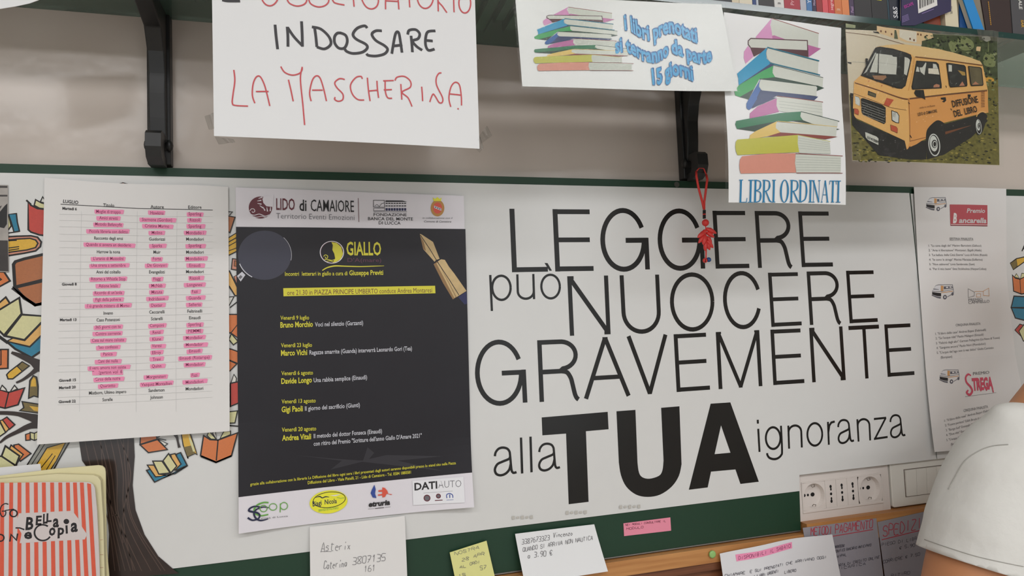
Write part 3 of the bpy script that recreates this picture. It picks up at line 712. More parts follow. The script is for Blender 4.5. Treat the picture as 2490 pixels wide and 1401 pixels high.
for i in range(28):
    pink = i not in (4, 6, 9, 15, 16, 26, 27); sl = (AY[i] - TY[i]) / 117.0; sl2 = (EY[i] - AY[i]) / 92 if E_[i] else sl
    for t, cx, cy, s_, fac in ((T_[i], 266, TY[i], sl, .80), (A_[i], 383.5, AY[i], (sl + sl2) / 2, .84), (E_[i], 475, EY[i], sl2, .88)):
        if not t: continue
        V, F = text_geo(t, 0, 0); w = (max(v[0] for v in V) - min(v[0] for v in V)) / CAPH * 7.6 * fac
        if pink:
            e0 = rl.uniform(3, 8); e1 = rl.uniform(4, 12); d = rl.uniform(-1, 1.5); xa = cx - w / 2 - e0; xb = cx + w / 2 + e1; t2 = rl.uniform(-.02, .015)
            q = lambda x, o: (x, cy + (x - cx) * (s_ + t2) + o + d)
            hl.poly(m_hil, [q(xa, -4.5), q(xb - 3, -5.5), q(xb, -4), q(xb - 2, 5), q(xa + 2, 6), q(xa, 3)])
        tx.text(m_mag if pink else m_blk, t, cx - w / 2, cy + 3.6 - w / 2 * s_, cx + w / 2, cy + 3.6 + w / 2 * s_, 7.6, .006)
    pr.line(m_faint, [(146, TY[i] + 8 - 118 * sl * .8), (266, TY[i] + 8.2), (383, AY[i] + 8.2), (518, (EY[i] or AY[i] - 6) + 8 - 2)], .55)
tx.text(m_mag, 'Bridgerton vol. 8', 229, 909.5, 301, 907, 7.6, .006)
hl.poly(m_hil, [(228, 901), (302, 898), (303, 911), (229, 912)])
tx.text(m_blk, 'LUGLIO', 155, 494, 192, 497.5, 7.8, .012); tx.text(m_blk, 'Titolo', 253, 504, 280, 505, 7.8, .004); tx.text(m_blk, 'Autore', 368, 508, 400, 508.5, 7.8, .004); tx.text(m_blk, 'Editore', 459, 509, 491, 508.5, 7.8, .004)
for t, y, w in (('Martedì 6', 508, 35), ('Giovedì 8', 692.6, 36), ('Martedì 13', 778.6, 40), ('Giovedì 15', 925.3, 41), ('Martedì 20', 942.7, 40), ('Giovedì 22', 976.4, 41)):
    tx.text(m_blk, t, 171 - w / 2 - (y > 700) * 2, y + 2.5, 171 + w / 2 - (y > 700) * 2, y + (4.5 if y < 600 else 2 if y < 800 else .5), 6.2, .022)
pr.done(); hl.done(); tx.done()

# ---- the event poster
m_post = M('poster_paper', (232, 228, 234), rough=0.30, spec=0.5); m_pblk = M('poster_black', (36, 34, 40), rough=0.38, spec=0.35, grain=.12, gscale=18)
m_pyel = M('poster_yellow', (222, 214, 62), rough=0.35); m_pwht = M('poster_text_white', (206, 206, 214), rough=0.35); m_mar = M('poster_maroon', (104, 40, 52), rough=0.35)
m_lens = M('poster_lens', (58, 58, 74), rough=0.34); m_gold = M('poster_gold', (206, 178, 128), rough=0.35, grain=.2, gscale=120); m_gold2 = M('poster_gold_dark', (150, 116, 74), rough=0.35); m_navy = M('poster_navy', (34, 36, 84), rough=0.35)
m_pgrn = M('poster_green', (104, 170, 70), rough=0.35); m_pred = M('poster_red', (226, 92, 72), rough=0.35); m_pblu = M('poster_blue', (52, 78, 158), rough=0.35); m_lyel = M('logo_yellow', (240, 236, 60), rough=0.35); m_pgry = M('poster_grey', (110, 108, 114), rough=0.35)
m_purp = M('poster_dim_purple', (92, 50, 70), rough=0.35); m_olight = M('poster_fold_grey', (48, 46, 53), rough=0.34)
pos = Sheet('event_poster', 'black and white poster of summer literary evenings, GIALLO title in yellow', 'poster', -.0035,
            [(573, 456), (1127, 477), (1148.5, 1229), (582.5, 1293.4)], m_post, nx=16, nz=20,
            bend=lambda a, b: .0006 + .011 * max(0, (a - .55) / .45) ** 2 * max(0, 1 - b / .22) ** 1.5 + .008 * max(0, (.4 - a) / .4) ** 2 * max(0, 1 - b / .3) + .0012 * math.sin(5 * a) ** 2 * b)
P1 = crop(590, 460, 4.378); P2 = crop(590, 1130, 4.368); P3 = crop(560, 800, 3.687)
bg = pos.part('black_field')
bg.poly(m_pblk, [(574, 552), (1131, 557.5), (1146, 1147.5), (581.3, 1206.5)])
pos.k = P3
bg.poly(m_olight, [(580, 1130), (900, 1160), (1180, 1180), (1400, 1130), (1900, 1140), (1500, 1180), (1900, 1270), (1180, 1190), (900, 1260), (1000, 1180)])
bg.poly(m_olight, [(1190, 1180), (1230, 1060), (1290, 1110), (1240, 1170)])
bg.done()
pos.k = P1
g = pos.part('magnifying_glass')
g.ell(m_lens, 235, 705, 283, 262, n=48); g.ell(m_pwht, 235, 705, 286, 265, a0=-45, a1=12, n=14, line=4); g.ell(m_pwht, 235, 705, 283, 262, a0=118, a1=160, n=12, line=9)
g.poly(m_pwht, [(-60, 925), (-5, 880), (30, 915), (-20, 985)]); g.poly(m_pgry, [(-45, 940), (-20, 915), (0, 935), (-25, 960)])
g.done()
g = pos.part('fountain_pen')
g.poly(m_gold, [(1885, 478), (1905, 485), (2025, 565), (2095, 745), (2045, 780), (1920, 640), (1895, 520)])
g.poly(m_gold2, [(1885, 490), (1920, 640), (1950, 660), (1925, 560)])
g.poly(m_gold, [(2030, 800), (2110, 748), (2150, 755), (2195, 830), (2250, 900), (2380, 1085), (2235, 1175), (2130, 1000), (2075, 880), (2045, 830)])
g.poly(m_gold2, [(2030, 800), (2075, 770), (2275, 1150), (2235, 1175), (2130, 1000)]); g.poly(m_gold, [(2060, 790), (2078, 780), (2265, 1150), (2250, 1160)])
g.line(m_pblk, [(1890, 490), (1990, 640), (2080, 790), (2200, 970), (2300, 1130)], 7)
g.line(m_pblk, [(2030, 795), (2060, 760), (2110, 745)], 10)
g.poly(m_navy, [(2290, 1150), (2378, 1092), (2388, 1220), (2360, 1230)])
g.done()
g = pos.part('logo', 'round maroon shell logo'); g.ell(m_mar, 190, 198, 124, 117, n=36)
g.poly(m_post, [(225, 78), (330, 70), (330, 190), (300, 190), (255, 185), (222, 150), (212, 110)])
for q, (x, y, a) in enumerate(((190, 95, 20), (178, 125, 10), (180, 158, -12), (200, 190, -35), (228, 212, -60), (262, 218, -80), (296, 215, -95))):
    c_, s_ = math.cos(math.radians(a)), math.sin(math.radians(a)); g.line(m_post, [(x - 22 * c_, y + 22 * s_), (x + 22 * c_, y - 22 * s_)], [5, 13])
g.line(m_post, [(78, 232), (95, 212), (122, 215), (130, 238), (110, 250), (100, 238)], 7, smooth=True)
g.line(m_post, [(70, 262), (120, 280), (180, 268), (240, 290), (285, 275)], 8, smooth=True); g.line(m_post, [(100, 290), (150, 300), (205, 292), (260, 310)], 6, smooth=True)
g.done()
g = pos.part('heading')
for t, x0, y0, x1, y1, h, b, mt in (('LIDO', 358, 222, 556, 226, 120, .012, m_mar), ('di', 605, 232, 680, 234, 115, .016, m_blk), ('CAMAIORE', 725, 237, 1186, 246, 122, .002, m_blk), ('Territorio Eventi Emozioni', 358, 315, 1190, 333, 58, -.012, m_pgry),
                                ('FONDAZIONE', 1395, 287, 1745, 290, 30, .004, m_blk), ('BANCA DEL MONTE', 1335, 332, 1812, 336, 32, .004, m_blk), ('DI LUCCA', 1448, 376, 1680, 379, 32, .004, m_blk),
                                ('in collaborazione con il', 1912, 318, 2232, 320, 18, 0, m_pgry), ('Comune di Camaiore', 1930, 356, 2218, 358, 20, 0, m_blk)):
    g.text(mt, t, x0, y0, x1, y1, h, b, .25 if mt is m_pgry and h < 25 or t[:6] == 'Comune' else 0)
g.line(m_mar, [(1230, 98), (1237, 352)], 5); g.done()
g = pos.part('logo', 'small building logo')
g.line(m_blk, [(1392, 120), (1508, 122), (1512, 195), (1392, 192)], 5, closed=True); g.line(m_blk, [(1395, 205), (1512, 205), (1512, 232), (1395, 232)], 4, closed=True)
g.line(m_blk, [(1405, 182), (1430, 165), (1455, 188), (1480, 155), (1505, 150)], 4)
g.poly(m_blk, [(1520, 122), (1700, 124), (1750, 138), (1520, 138)]); g.line(m_blk, [(1392, 243), (1748, 243)], 4)
for r_ in range(3):
    for c_ in range(8):
        x = 1522 + c_ * 28; y = 148 + r_ * 28; g.poly(m_navy if r_ == 2 else m_blk, [(x, y), (x + 21, y), (x + 21, y + (10 if r_ < 2 else 28)), (x, y + (10 if r_ < 2 else 28))])
g.done()
g = pos.part('crest', 'small red and gold town crest'); m_cg = M('crest_gold', (196, 142, 70), rough=.35)
g.ell(m_cg, 2072, 205, 72, 88, n=28); g.ell(m_pred, 2072, 205, 48, 60, n=24); g.poly(m_pwht, [(2035, 178), (2112, 208), (2112, 235), (2035, 203)])
for q in range(3): g.ell(m_pblk, 2052 + q * 22, 196 + q * 9, 6, 6, n=8)
g.poly(m_lyel, [(2030, 130), (2022, 92), (2045, 108), (2070, 88), (2095, 108), (2115, 92), (2108, 130)]); g.done()
g = pos.part('logo', 'yellow round emblem beside the title'); g.ell(m_post, 950, 674, 129, 120, n=40); g.ell(m_mar, 950, 674, 120, 113, n=40); g.ell(m_pblk, 950, 674, 116, 109, n=40)
g.poly(m_pyel, [(945, 566), (1000, 575), (1050, 620), (1068, 690), (1045, 745), (990, 780), (960, 783), (985, 740), (975, 690), (955, 650), (960, 600)], smooth=False)
g.line(m_pyel, [(862, 720), (880, 702), (905, 715), (900, 738), (882, 735), (882, 722)], 7, smooth=True); g.line(m_pyel, [(870, 752), (910, 752), (950, 760), (985, 750)], 7, smooth=True); g.line(m_pyel, [(895, 772), (930, 766), (965, 778)], 6, smooth=True); g.done()
g = pos.part('title'); g.text(m_pyel, 'GIALLO', 1105, 703, 1474, 703, 136, .022); g.text(m_purp, "D'A(mare)", 1115, 778, 1476, 778, 42, .006)
g.line(m_pyel, [(848, 868), (900, 838), (980, 820), (1080, 822), (1250, 826), (1380, 822), (1505, 818)], [10, 12, 14, 12, 10, 9, 4], smooth=True)
g.text(m_pyel, 'Incontri  letterari in giallo a cura di', 452, 925, 1115, 918, 42, .012); g.text(m_pyel, 'Giuseppe Previti', 1135, 918, 1496, 913, 50, .02)
g.poly(m_pyel, [(433, 1056), (2046, 1030), (2050, 1110), (436, 1142)]); g.text(m_mar, 'ore 21.30 in PIAZZA PRINCIPE UMBERTO conduce Andrea Montaresi', 475, 1130, 2015, 1100, 52, .0); g.done()
pos.k = P3
for args in (((455, 165), (733, 160), 'Venerdì 23 luglio', (455, 240), (690, 232), 'Marco Vichi', (710, 230), (1628, 192), 'Ragazze smarrite (Guanda) interverrà Leonardo Gori (Tea)'),
             ((458, 415), (742, 408), 'Venerdì 6 agosto', (458, 492), (732, 478), 'Davide Longo', (748, 478), (1226, 450), 'Una rabbia semplice (Einaudi)'),
             ((460, 668), (766, 658), 'Venerdì 13 agosto', (460, 745), (650, 736), 'Gigi Paoli', (670, 732), (1162, 698), 'Il giorno del sacrificio (Giunti)'),
             ((462, 920), (770, 908), 'Venerdì 20 agosto', (465, 1000), (725, 985), 'Andrea Vitali', (748, 978), (1360, 932), 'Il metodo del dottor Fonseca (Einaudi)')):
    d0, d1, dt, n0, n1, nm, t0, t1, tt = args
    g = pos.part('programme_entry')
    g.text(m_pyel, dt, *d0, *d1, 36, .014); g.text(m_pyel, nm, *n0, *n1, 48, .026); g.text(m_pwht, tt, *t0, *t1, 38, .015)
    if dt == 'Venerdì 20 agosto': g.text(m_pwht, "con ritiro del Premio \"Scritture dell'anno Giallo D'Amare 2021\"", 748, 1046, 1715, 972, 38, .015)
    g.done()
g = pos.part('programme_entry'); pos.k = P1
g.text(m_pyel, 'Venerdì 9 luglio', 403, 1392, 708, 1388, 42, .014)
pos.k = (0, 0, 1)
g.text(m_pyel, 'Bruno Morchio', 682, 797, 761, 794.5, 13, .026); g.text(m_pwht, 'Voci nel silenzio (Garzanti)', 766, 794.5, 883, 790, 10.3, .015); g.done()
g = pos.part('footer_text'); pos.k = P2
g.text(m_pyel, 'grazie alla collaborazione con la libreria La Diffusione del libro ogni sera i libri presentati dagli autori saranno disponibili presso lo stand sito nella Piazza', 85, 215, 2260, -10, 30, .012)
g.text(m_pyel, 'Diffusione del Libro - Viale Pistelli, 21 - Lido di Camaiore - Tel. 0584 1880581', 692, 205, 1786, 92, 32, .012)
g.done()
g = pos.part('sponsor_logo', 'green and dark blue letter logo'); m_pdk = M('logo_navy', (30, 34, 70), rough=.35)
g.ell(m_pgrn, 215, 430, 90, 50, a0=300, a1=120, n=4) if False else None
g.line(m_pgrn, [(278, 395), (230, 392), (170, 412), (130, 455), (140, 505), (200, 530), (275, 518)], [14, 16, 18, 18, 16, 14, 14], smooth=True)
g.line(m_pdk, [(190, 438), (130, 432), (85, 450), (72, 475), (110, 488), (160, 500), (185, 525), (170, 560), (110, 575), (60, 548)], [12, 16, 18, 20, 20, 20, 18, 16, 16, 20], smooth=True)
g.line(m_pdk, [(280, 448), (220, 440), (150, 465), (125, 510), (150, 560), (200, 580), (275, 565)], [8, 12, 16, 18, 18, 16, 8], smooth=True)
g.ell(m_pgrn, 225, 455, 38, 34, line=8); g.ell(m_pgrn, 325, 440, 40, 35, line=8); g.ell(m_pgrn, 440, 432, 38, 38, line=8); g.line(m_pgrn, [(402, 405), (400, 498)], 9)
g.text(m_pgry, 'Città di Lucca', 200, 568, 482, 545, 16); g.done()
g = pos.part('sponsor_logo', 'yellow oval logo with BIAGI NICOLA'); g.ell(m_lyel, 912, 393, 202, 122, rot=-7, n=40); g.ell(m_pblk, 920, 370, 172, 82, rot=-7, n=40, line=7)
g.text(m_pdk, 'Biagi', 745, 440, 840, 425, 52, .02); g.text(m_pdk, 'Nicola', 872, 418, 1000, 405, 48, .02); g.text(m_pgrn, 'SERVIZI ECOLOGICI', 805, 495, 1015, 465, 22, .02)
g.line(m_pdk, [(775, 345), (820, 335), (845, 350), (880, 338), (920, 342)], [4, 12, 10, 12, 4], smooth=True); g.poly(m_post, [(925, 325), (1050, 310), (985, 332)]); g.line(m_pgrn, [(1000, 345), (1040, 355), (1080, 350)], 5); g.done()
g = pos.part('sponsor_logo', 'blue flame and red plug logo with ETRURIA'); g.poly(m_pblu, [(1398, 210), (1412, 260), (1405, 305), (1420, 352), (1380, 345), (1358, 300), (1372, 262)])
g.poly(m_pred, [(1482, 238), (1510, 245), (1535, 275), (1545, 305), (1590, 312), (1575, 318), (1530, 305), (1510, 340), (1482, 345), (1482, 322), (1436, 328), (1436, 314), (1482, 308), (1482, 285), (1440, 285), (1440, 270), (1482, 265)])
g.text(m_blk, 'etruria', 1337, 445, 1565, 420, 52, .045, .15); g.line(m_pgry, [(1330, 468), (1400, 462)], 3); g.line(m_blk, [(1405, 462), (1500, 452)], 6); g.line(m_pgry, [(1505, 450), (1570, 444)], 3); g.done()
g = pos.part('sponsor_logo', 'white box logo with DATI AUTO'); g.poly(M('logo_box_white', (240, 240, 244), rough=.3), [(1800, 170), (2335, 120), (2345, 385), (1808, 425)])
g.text(m_blk, 'DATI', 1822, 268, 2062, 244, 74, .03); g.text(m_pgry, 'AUTO', 2072, 243, 2312, 226, 74, -.014); g.line(m_pgry, [(1915, 296), (2220, 270)], 2.5)
g.ell(m_mar, 1953, 348, 36, 36, n=20); g.ell(m_pgry, 1953, 348, 26, 26, n=16); g.ell(m_mar, 2072, 325, 26, 26, n=16); g.ell(m_pgry, 2072, 325, 16, 16, n=12); g.line(m_mar, [(2035, 372), (2115, 366)], 9)
g.line(m_pblu, [(2160, 345), (2158, 310), (2188, 296), (2218, 310), (2222, 340)], 9, smooth=True); g.line(m_pblu, [(2190, 305), (2190, 342)], 10); g.line(m_pblu, [(2155, 365), (2228, 358)], 4); g.done()
pos.k = (0, 0, 1)

# ---- prize finalists, three sheets one under the other
Fs = []
for nm, lab, yy, c4, bd in (
    ('finalist_sheet', 'white prize finalist sheet with the red banner, topmost of the three', -.0036, [(2221.5, 455), (2446, 459), (2447, 672), (2233, 668)], lambda a, b: .0006 + .003 * math.sin(math.pi * a) ** 2),
    ('finalist_sheet', 'white prize finalist sheet with the small bow logo, middle one of the three', -.0044, [(2233, 664), (2447, 668), (2468, 864), (2249, 880)], lambda a, b: .0006 + .003 * b * math.sin(math.pi * a)),
    ('finalist_sheet', 'white prize finalist sheet with the pink lettering, lowest of the three', -.0052, [(2249, 878), (2468, 862), (2510, 1080), (2265, 1098)], lambda a, b: .0006 + .006 * (1 - b) ** 2 * (1 - a))):
    Fs.append(Sheet(nm, lab, 'paper sheet', yy, c4, m_paper, bend=bd, nx=10, nz=10, group='prize finalist sheets'))
m_bred = M('banner_red', (188, 84, 92), rough=.6); m_vo = M('small_van_orange', (214, 160, 104), rough=.6); m_vg = M('small_van_grey', (98, 98, 108), rough=.6); m_strega = M('strega_red', (216, 84, 108), rough=.6)
def small_van(sh, k):
    sh.k = k; g = sh.part('van_drawing')
    g.line(m_vg, [(240, 330), (285, 250), (320, 240), (495, 240), (512, 330), (505, 375)], 6); g.poly(m_paper2, [(240, 320), (285, 250), (345, 250), (345, 320)])
    g.poly(m_vo, [(345, 250), (380, 255), (378, 322), (345, 322)]); g.poly(m_vg, [(385, 262), (490, 258), (500, 285), (385, 300)]); g.poly(m_paper, [(410, 268), (440, 265), (442, 282), (412, 285)]); g.poly(m_paper, [(455, 264), (480, 263), (486, 278), (457, 280)])
    g.poly(m_vg, [(255, 290), (320, 300), (322, 306), (250, 302)]); g.poly(m_blk, [(238, 335), (350, 350), (352, 392), (300, 388), (240, 368)]); g.poly(m_vg, [(232, 370), (300, 395), (350, 400), (345, 422), (300, 412), (232, 380)])
    g.line(m_vg, [(240, 325), (345, 330), (510, 300)], 5); g.line(m_vo, [(350, 345), (500, 325)], 8); g.line(m_vg, [(430, 400), (505, 355)], 7)
    g.ell(m_vg, 400, 402, 24, 30, n=14); g.ell(m_paper, 400, 402, 10, 13, n=8); g.ell(m_vg, 497, 360, 14, 22, n=12)
    g.done(); sh.k = (0, 0, 1)
F1 = crop(2210, 440, 5.838)
small_van(Fs[0], F1); small_van(Fs[1], (2190 + 290 / 3.893 - 238 / 5.4, 400 + 1140 / 3.893 - 240 / 5.4, 5.4)); small_van(Fs[2], (2190 + 345 / 3.687 - 238 / 5.7, 740 + 588 / 3.687 - 240 / 5.7, 5.7))
f = Fs[0]; f.k = F1; g = f.part('banner', 'red printed banner'); g.poly(m_bred, [(556, 340), (1096, 348), (1096, 648), (566, 640)]); g.line(m_paper, [(570, 622), (1096, 630)], 7); g.line(M('banner_dark', (120, 50, 60), rough=.6), [(568, 636), (1096, 644)], 9)
g.text(m_paper, 'B', 598, 596, 655, 600, 128, .05, .25); g.text(m_faint, 'ancarella', 680, 600, 1082, 602, 70, .03, .25); g.text(m_faint, 'Premio', 790, 458, 1062, 458, 60, .02, .25); g.done()
g = f.part('printed_text'); g.text(m_grey, 'SESTINA FINALISTA', 556, 842, 886, 846, 34); g.line(m_grey, [(556, 850), (886, 853)], 2)
for i, (t, x1) in enumerate((('1. "La cena degli dei" Marino Bartoletti (Gallucci)', 1003), ('2. "Arte è liberazione" Montanari, Bigalli (Abele)', 1006), ('3. "La ballata della Città Eterna" Luca di Fulvio (Rizzoli)', 1092), ('4. "Io sono la strega" Marina Marazza (Solferino)', 1020), ('5. "Non salvarmi" Livia Sambrotta (Sem)', 903), ('6. "Per il mio bene" Ema Stokholma (HarperCollins)', 1076))):
    g.text(m_grey, t, 270 + i * 3, 935 + i * 66, x1, 936 + i * 66, 30)
g.done(); f.k = (0, 0, 1)
f = Fs[1]; g = f.part('logo', 'orange and grey bow logo'); f.k = crop(2190, 400, 3.893)
g.line(m_grey, [(622, 1178), (682, 1210), (682, 1245), (625, 1262)], 3.5, closed=True); g.line(m_vo, [(820, 1172), (768, 1200), (768, 1240), (824, 1246)], 4, closed=True); g.line(m_vo, [(682, 1205), (768, 1203)], 4); g.line(m_vo, [(702, 1225), (742, 1225), (742, 1256), (702, 1256)], 3.5, closed=True); g.done()
g = f.part('printed_text'); g.text(m_grey, 'PREMIO', 628, 1295, 762, 1290, 24); g.text(m_grey, 'CAMPIELLO', 628, 1322, 830, 1308, 26)
g.done(); g = f.part('printed_text'); f.k = crop(2190, 740, 3.687); g.text(m_grey, 'CINQUINA FINALISTA', 485, 198, 706, 184, 22)
for t, x0, y0, x1, y1 in (('1. "Il libro delle case" Andrea Bajani (Feltrinelli)', 305, 275, 757, 238), ("2. \"Se l'acqua ride\" Paolo Malaguti (Einaudi)", 308, 316, 735, 280), ("3. \"Felicità degli altri\" Carmen Pellegrino (La Nave di Teseo)", 312, 360, 882, 308), ('4. "Sanguina ancora" Paolo Nori (Mondadori)', 316, 402, 755, 362), ("5. \"L'acqua del lago non è mai dolce\" Giulia Caminito", 320, 445, 828, 398), ('(Bompiani)', 355, 486, 457, 478)):
    g.text(m_grey, t, x0, y0, x1, y1, 20)
g.done()
f.k = (0, 0, 1); f = Fs[2]; f.k = crop(2190, 740, 3.687)
g = f.part('logo', 'pink hand lettered prize logo'); g.text(m_grey, 'PREMIO', 645, 636, 790, 622, 26)
g.line(m_strega, [(625, 640), (600, 628), (578, 655), (585, 700), (620, 740), (635, 780), (610, 812), (585, 790), (600, 770)], [10, 18, 18, 18, 20, 20, 22, 20, 14], smooth=True)
g.text(m_strega, 'TREGA', 640, 770, 825, 755, 100, .05); g.line(m_strega, [(690, 700), (715, 780)], 12); g.line(m_strega, [(735, 700), (765, 775)], 12); g.line(m_strega, [(800, 690), (825, 790)], 13); g.line(m_grey, [(570, 828), (850, 792)], 2.5); g.done()
g = f.part('printed_text'); g.text(m_grey, 'CINQUINA FINALISTA', 555, 965, 775, 928, 24)
for t, x0, y0, x1, y1 in (('1. "Il libro delle case" Andrea Bajani (Feltrinelli)', 378, 1052, 830, 950), ('2. "Il pane perduto" Edith Bruck (La nave di Teseo)', 382, 1094, 840, 1000), ('3. "Borgo Sud" Donatella Di Pietrantonio (Einaudi)', 388, 1138, 840, 1040), ('4. "Due vite" Emanuele Trevi (Neri Pozza)', 388, 1180, 800, 1090), ("5. \"L'acqua del lago non è mai dolce\" Giulia Caminito", 388, 1224, 860, 1130), ('(Bompiani)', 425, 1262, 520, 1246)):
    g.text(m_grey, t, x0, y0, x1, y1, 20)
g.done(); f.k = (0, 0, 1)

# ---- black and white photograph at the left end
m_bwd = M('photo_dark_grey', (58, 52, 50), rough=.3, grain=.35, gscale=90); m_bwl = M('photo_light_grey', (168, 162, 156), rough=.3, grain=.3, gscale=70); m_bwk = M('photo_black', (24, 22, 22), rough=.3)
bw = Sheet('wall_photograph', 'black and white photograph cut by the left edge of the picture', 'photograph', -.0030, [(-150, 447), (19, 450), (21, 662), (-150, 655)], m_bwl)
g = bw.part('picture'); g.poly(m_bwd, [(-150, 451), (18, 452), (18, 457), (-150, 456)]); g.poly(m_bwd, [(-150, 472), (18, 474), (18, 478), (-150, 477)]); g.poly(m_bwd, [(-150, 582), (19, 585), (20.5, 660), (-150, 654)])
g.poly(m_bwk, [(-60, 520), (0, 515), (12, 500), (18, 495), (17, 545), (10, 555), (-5, 552), (-30, 560), (-80, 550)]); g.poly(m_bwd, [(-100, 505), (-20, 510), (5, 500), (0, 508), (-90, 515)]); g.done()
# ---------------------------------------------------------------- glass shelf on black brackets
SHZ = 1.853; SHT = .0085; SHF = -.158
m_glass = bpy.data.materials.new('shelf_glass'); m_glass.use_nodes = True
_b = m_glass.node_tree.nodes['Principled BSDF']; _b.inputs['Base Color'].default_value = (.42, .62, .56, 1); _b.inputs['Transmission Weight'].default_value = 0.9
_b.inputs['Roughness'].default_value = 0.03; _b.inputs['IOR'].default_value = 1.5
m_gedge = M('glass_edge_green', (28, 66, 62), rough=0.12, spec=0.6)
shelf = empty('glass_shelf', ((XL + 1.6) / 2, WALLY, SHZ), 'long green-edged glass shelf full of books above the board', 'shelf')
box('glass_plate', -1.0, 1.75, SHF + .0012, WALLY - .0005, SHZ, SHZ + SHT, m_glass, shelf)
box('polished_edge', -1.0, 1.75, SHF, SHF + .0012, SHZ, SHZ + SHT, m_gedge, shelf)
m_brk = M('bracket_black', (34, 34, 34), rough=0.42, spec=0.5)
def bracket(cx, label, hook):
    t = empty('shelf_bracket', (cx, WALLY, z_of(.21)), label, 'bracket', 'shelf brackets')
    z0 = z_of(.2145)
    box('wall_rail', cx - .0130, cx + .0130, -.004, WALLY - .0005, z0, SHZ - .0005, m_brk, t, .0015)
    # swept arm: profile in (y, z), thickness along x
    k_ = 1.0 if hook else .55
    prof = [(-.004, z0 + .016), (-.010, z0 + .030), (-.013, z0 + .055), (-.015, z0 + .085), (-.018 * k_ - .003, z0 + .110), (-.034 * k_, z0 + .135), (-.062 * k_, z0 + .158), (-.110, z0 + .176), (-.145, z0 + .182), (-.145, SHZ - .0006), (-.004, SHZ - .0006)]
    n = len(prof); v = [(cx - .0095, y, z) for y, z in prof] + [(cx + .0095, y, z) for y, z in prof]
    f = [tuple(range(n)), tuple(range(2 * n - 1, n - 1, -1))] + [(i, n + i, n + (i + 1) % n, (i + 1) % n) for i in range(n)]
    bevel_obj(world_mesh('arm', v, f, m_brk, t), .0015)
    # hooked foot
    pts = [(-.004, z0 + .034), (-.030, z0 + .0345), (-.036, z0 + .030), (-.037, z0 + .014), (-.032, z0 + .002), (-.020, z0 - .004), (-.004, z0 - .004),
           (-.004, z0 + .006), (-.015, z0 + .007), (-.018, z0 + .012), (-.0185, z0 + .020), (-.016, z0 + .024), (-.004, z0 + .0245)]
    n = len(pts); v = [(cx - .0085, y, z) for y, z in pts] + [(cx + .0085, y, z) for y, z in pts]
    f = [(i, n + i, n + (i + 1) % n, (i + 1) % n) for i in range(n)]
    for i in range(6): f += [(i, i + 1, n - 2 - i, n - 1 - i), (n + i + 1, n + i, 2 * n - 1 - i, 2 * n - 2 - i)]
    world_mesh('hook_foot', v, f, m_brk, t)
    for sx in (-1, 1):
        sphere('side_lug', (cx + sx * .0120, -.006, z0 + .023), .0062, m_brk, t, 12, (.7, .9, 1.2))
    return t
xb1 = W(388, 300).x; xb2 = W(1676, 380).x
bracket(xb1, 'black shelf bracket near the left end of the wall', False)
bracket(xb2, 'black shelf bracket with the red charm hanging from it', True)

# ---------------------------------------------------------------- books on the shelf
BZ = SHZ + SHT + .0004
m_pages = M('book_pages', (226, 218, 200), rough=.85)
brnd = random.Random(11)
def bookmat(rgb, rough=.4): return M('cover_%d_%d_%d' % rgb, rgb, rough=rough, spec=.5)
def shelf_book(x0, x1, rgb, label, h=None, d=None, lean=0.0, y0=None, title=None, group='books on the glass shelf'):
    """upright book, spine towards the room; x0..x1 its thickness"""
    w = x1 - x0; h = h or brnd.uniform(.19, .23); d = d or brnd.uniform(.120, .140); y0 = SHF + .004 if y0 is None else y0
    t = empty('book', ((x0 + x1) / 2, y0 + d / 2, BZ), label, 'book', group, rot=(0, lean, 0))
    t['_org'] = (0, 0, 0)
    m_ = bookmat(rgb); hw = w / 2; c = min(.0016, w * .15)
    v, f = [], []
    for bx in ((-hw, -hw + c, -d / 2, d / 2, 0, h), (hw - c, hw, -d / 2, d / 2, 0, h), (-hw + c, hw - c, -d / 2, -d / 2 + c, 0, h)):
        vv, ff = box_vf(*bx, n=len(v)); v += vv; f += ff
    cover = world_mesh('cover', v, f, m_, t)
    pv, pf = box_vf(-hw + c, hw - c, -d / 2 + c, d / 2 - .004, .003, h - .003); world_mesh('page_block', pv, pf, m_pages, t)
    if title:
        txt, col, z_, size, up_ = title
        V, F = text_geo(txt, .015)
        a, b = min(q[0] for q in V), max(q[0] for q in V); k = size / CAPH
        vv = []
        for qx, qy in V:
            along = (qx - a) * k; across = (qy - CAPH / 2) * k
            vv.append(((-across if up_ else across), -d / 2 - .0003, z_ + (along if up_ else (b - a) * k - along)))
        world_mesh('spine_title', vv, F, bookmat(col), t)
    return t
def bx(px, py=45): return W(px, py, SHF + .004).x
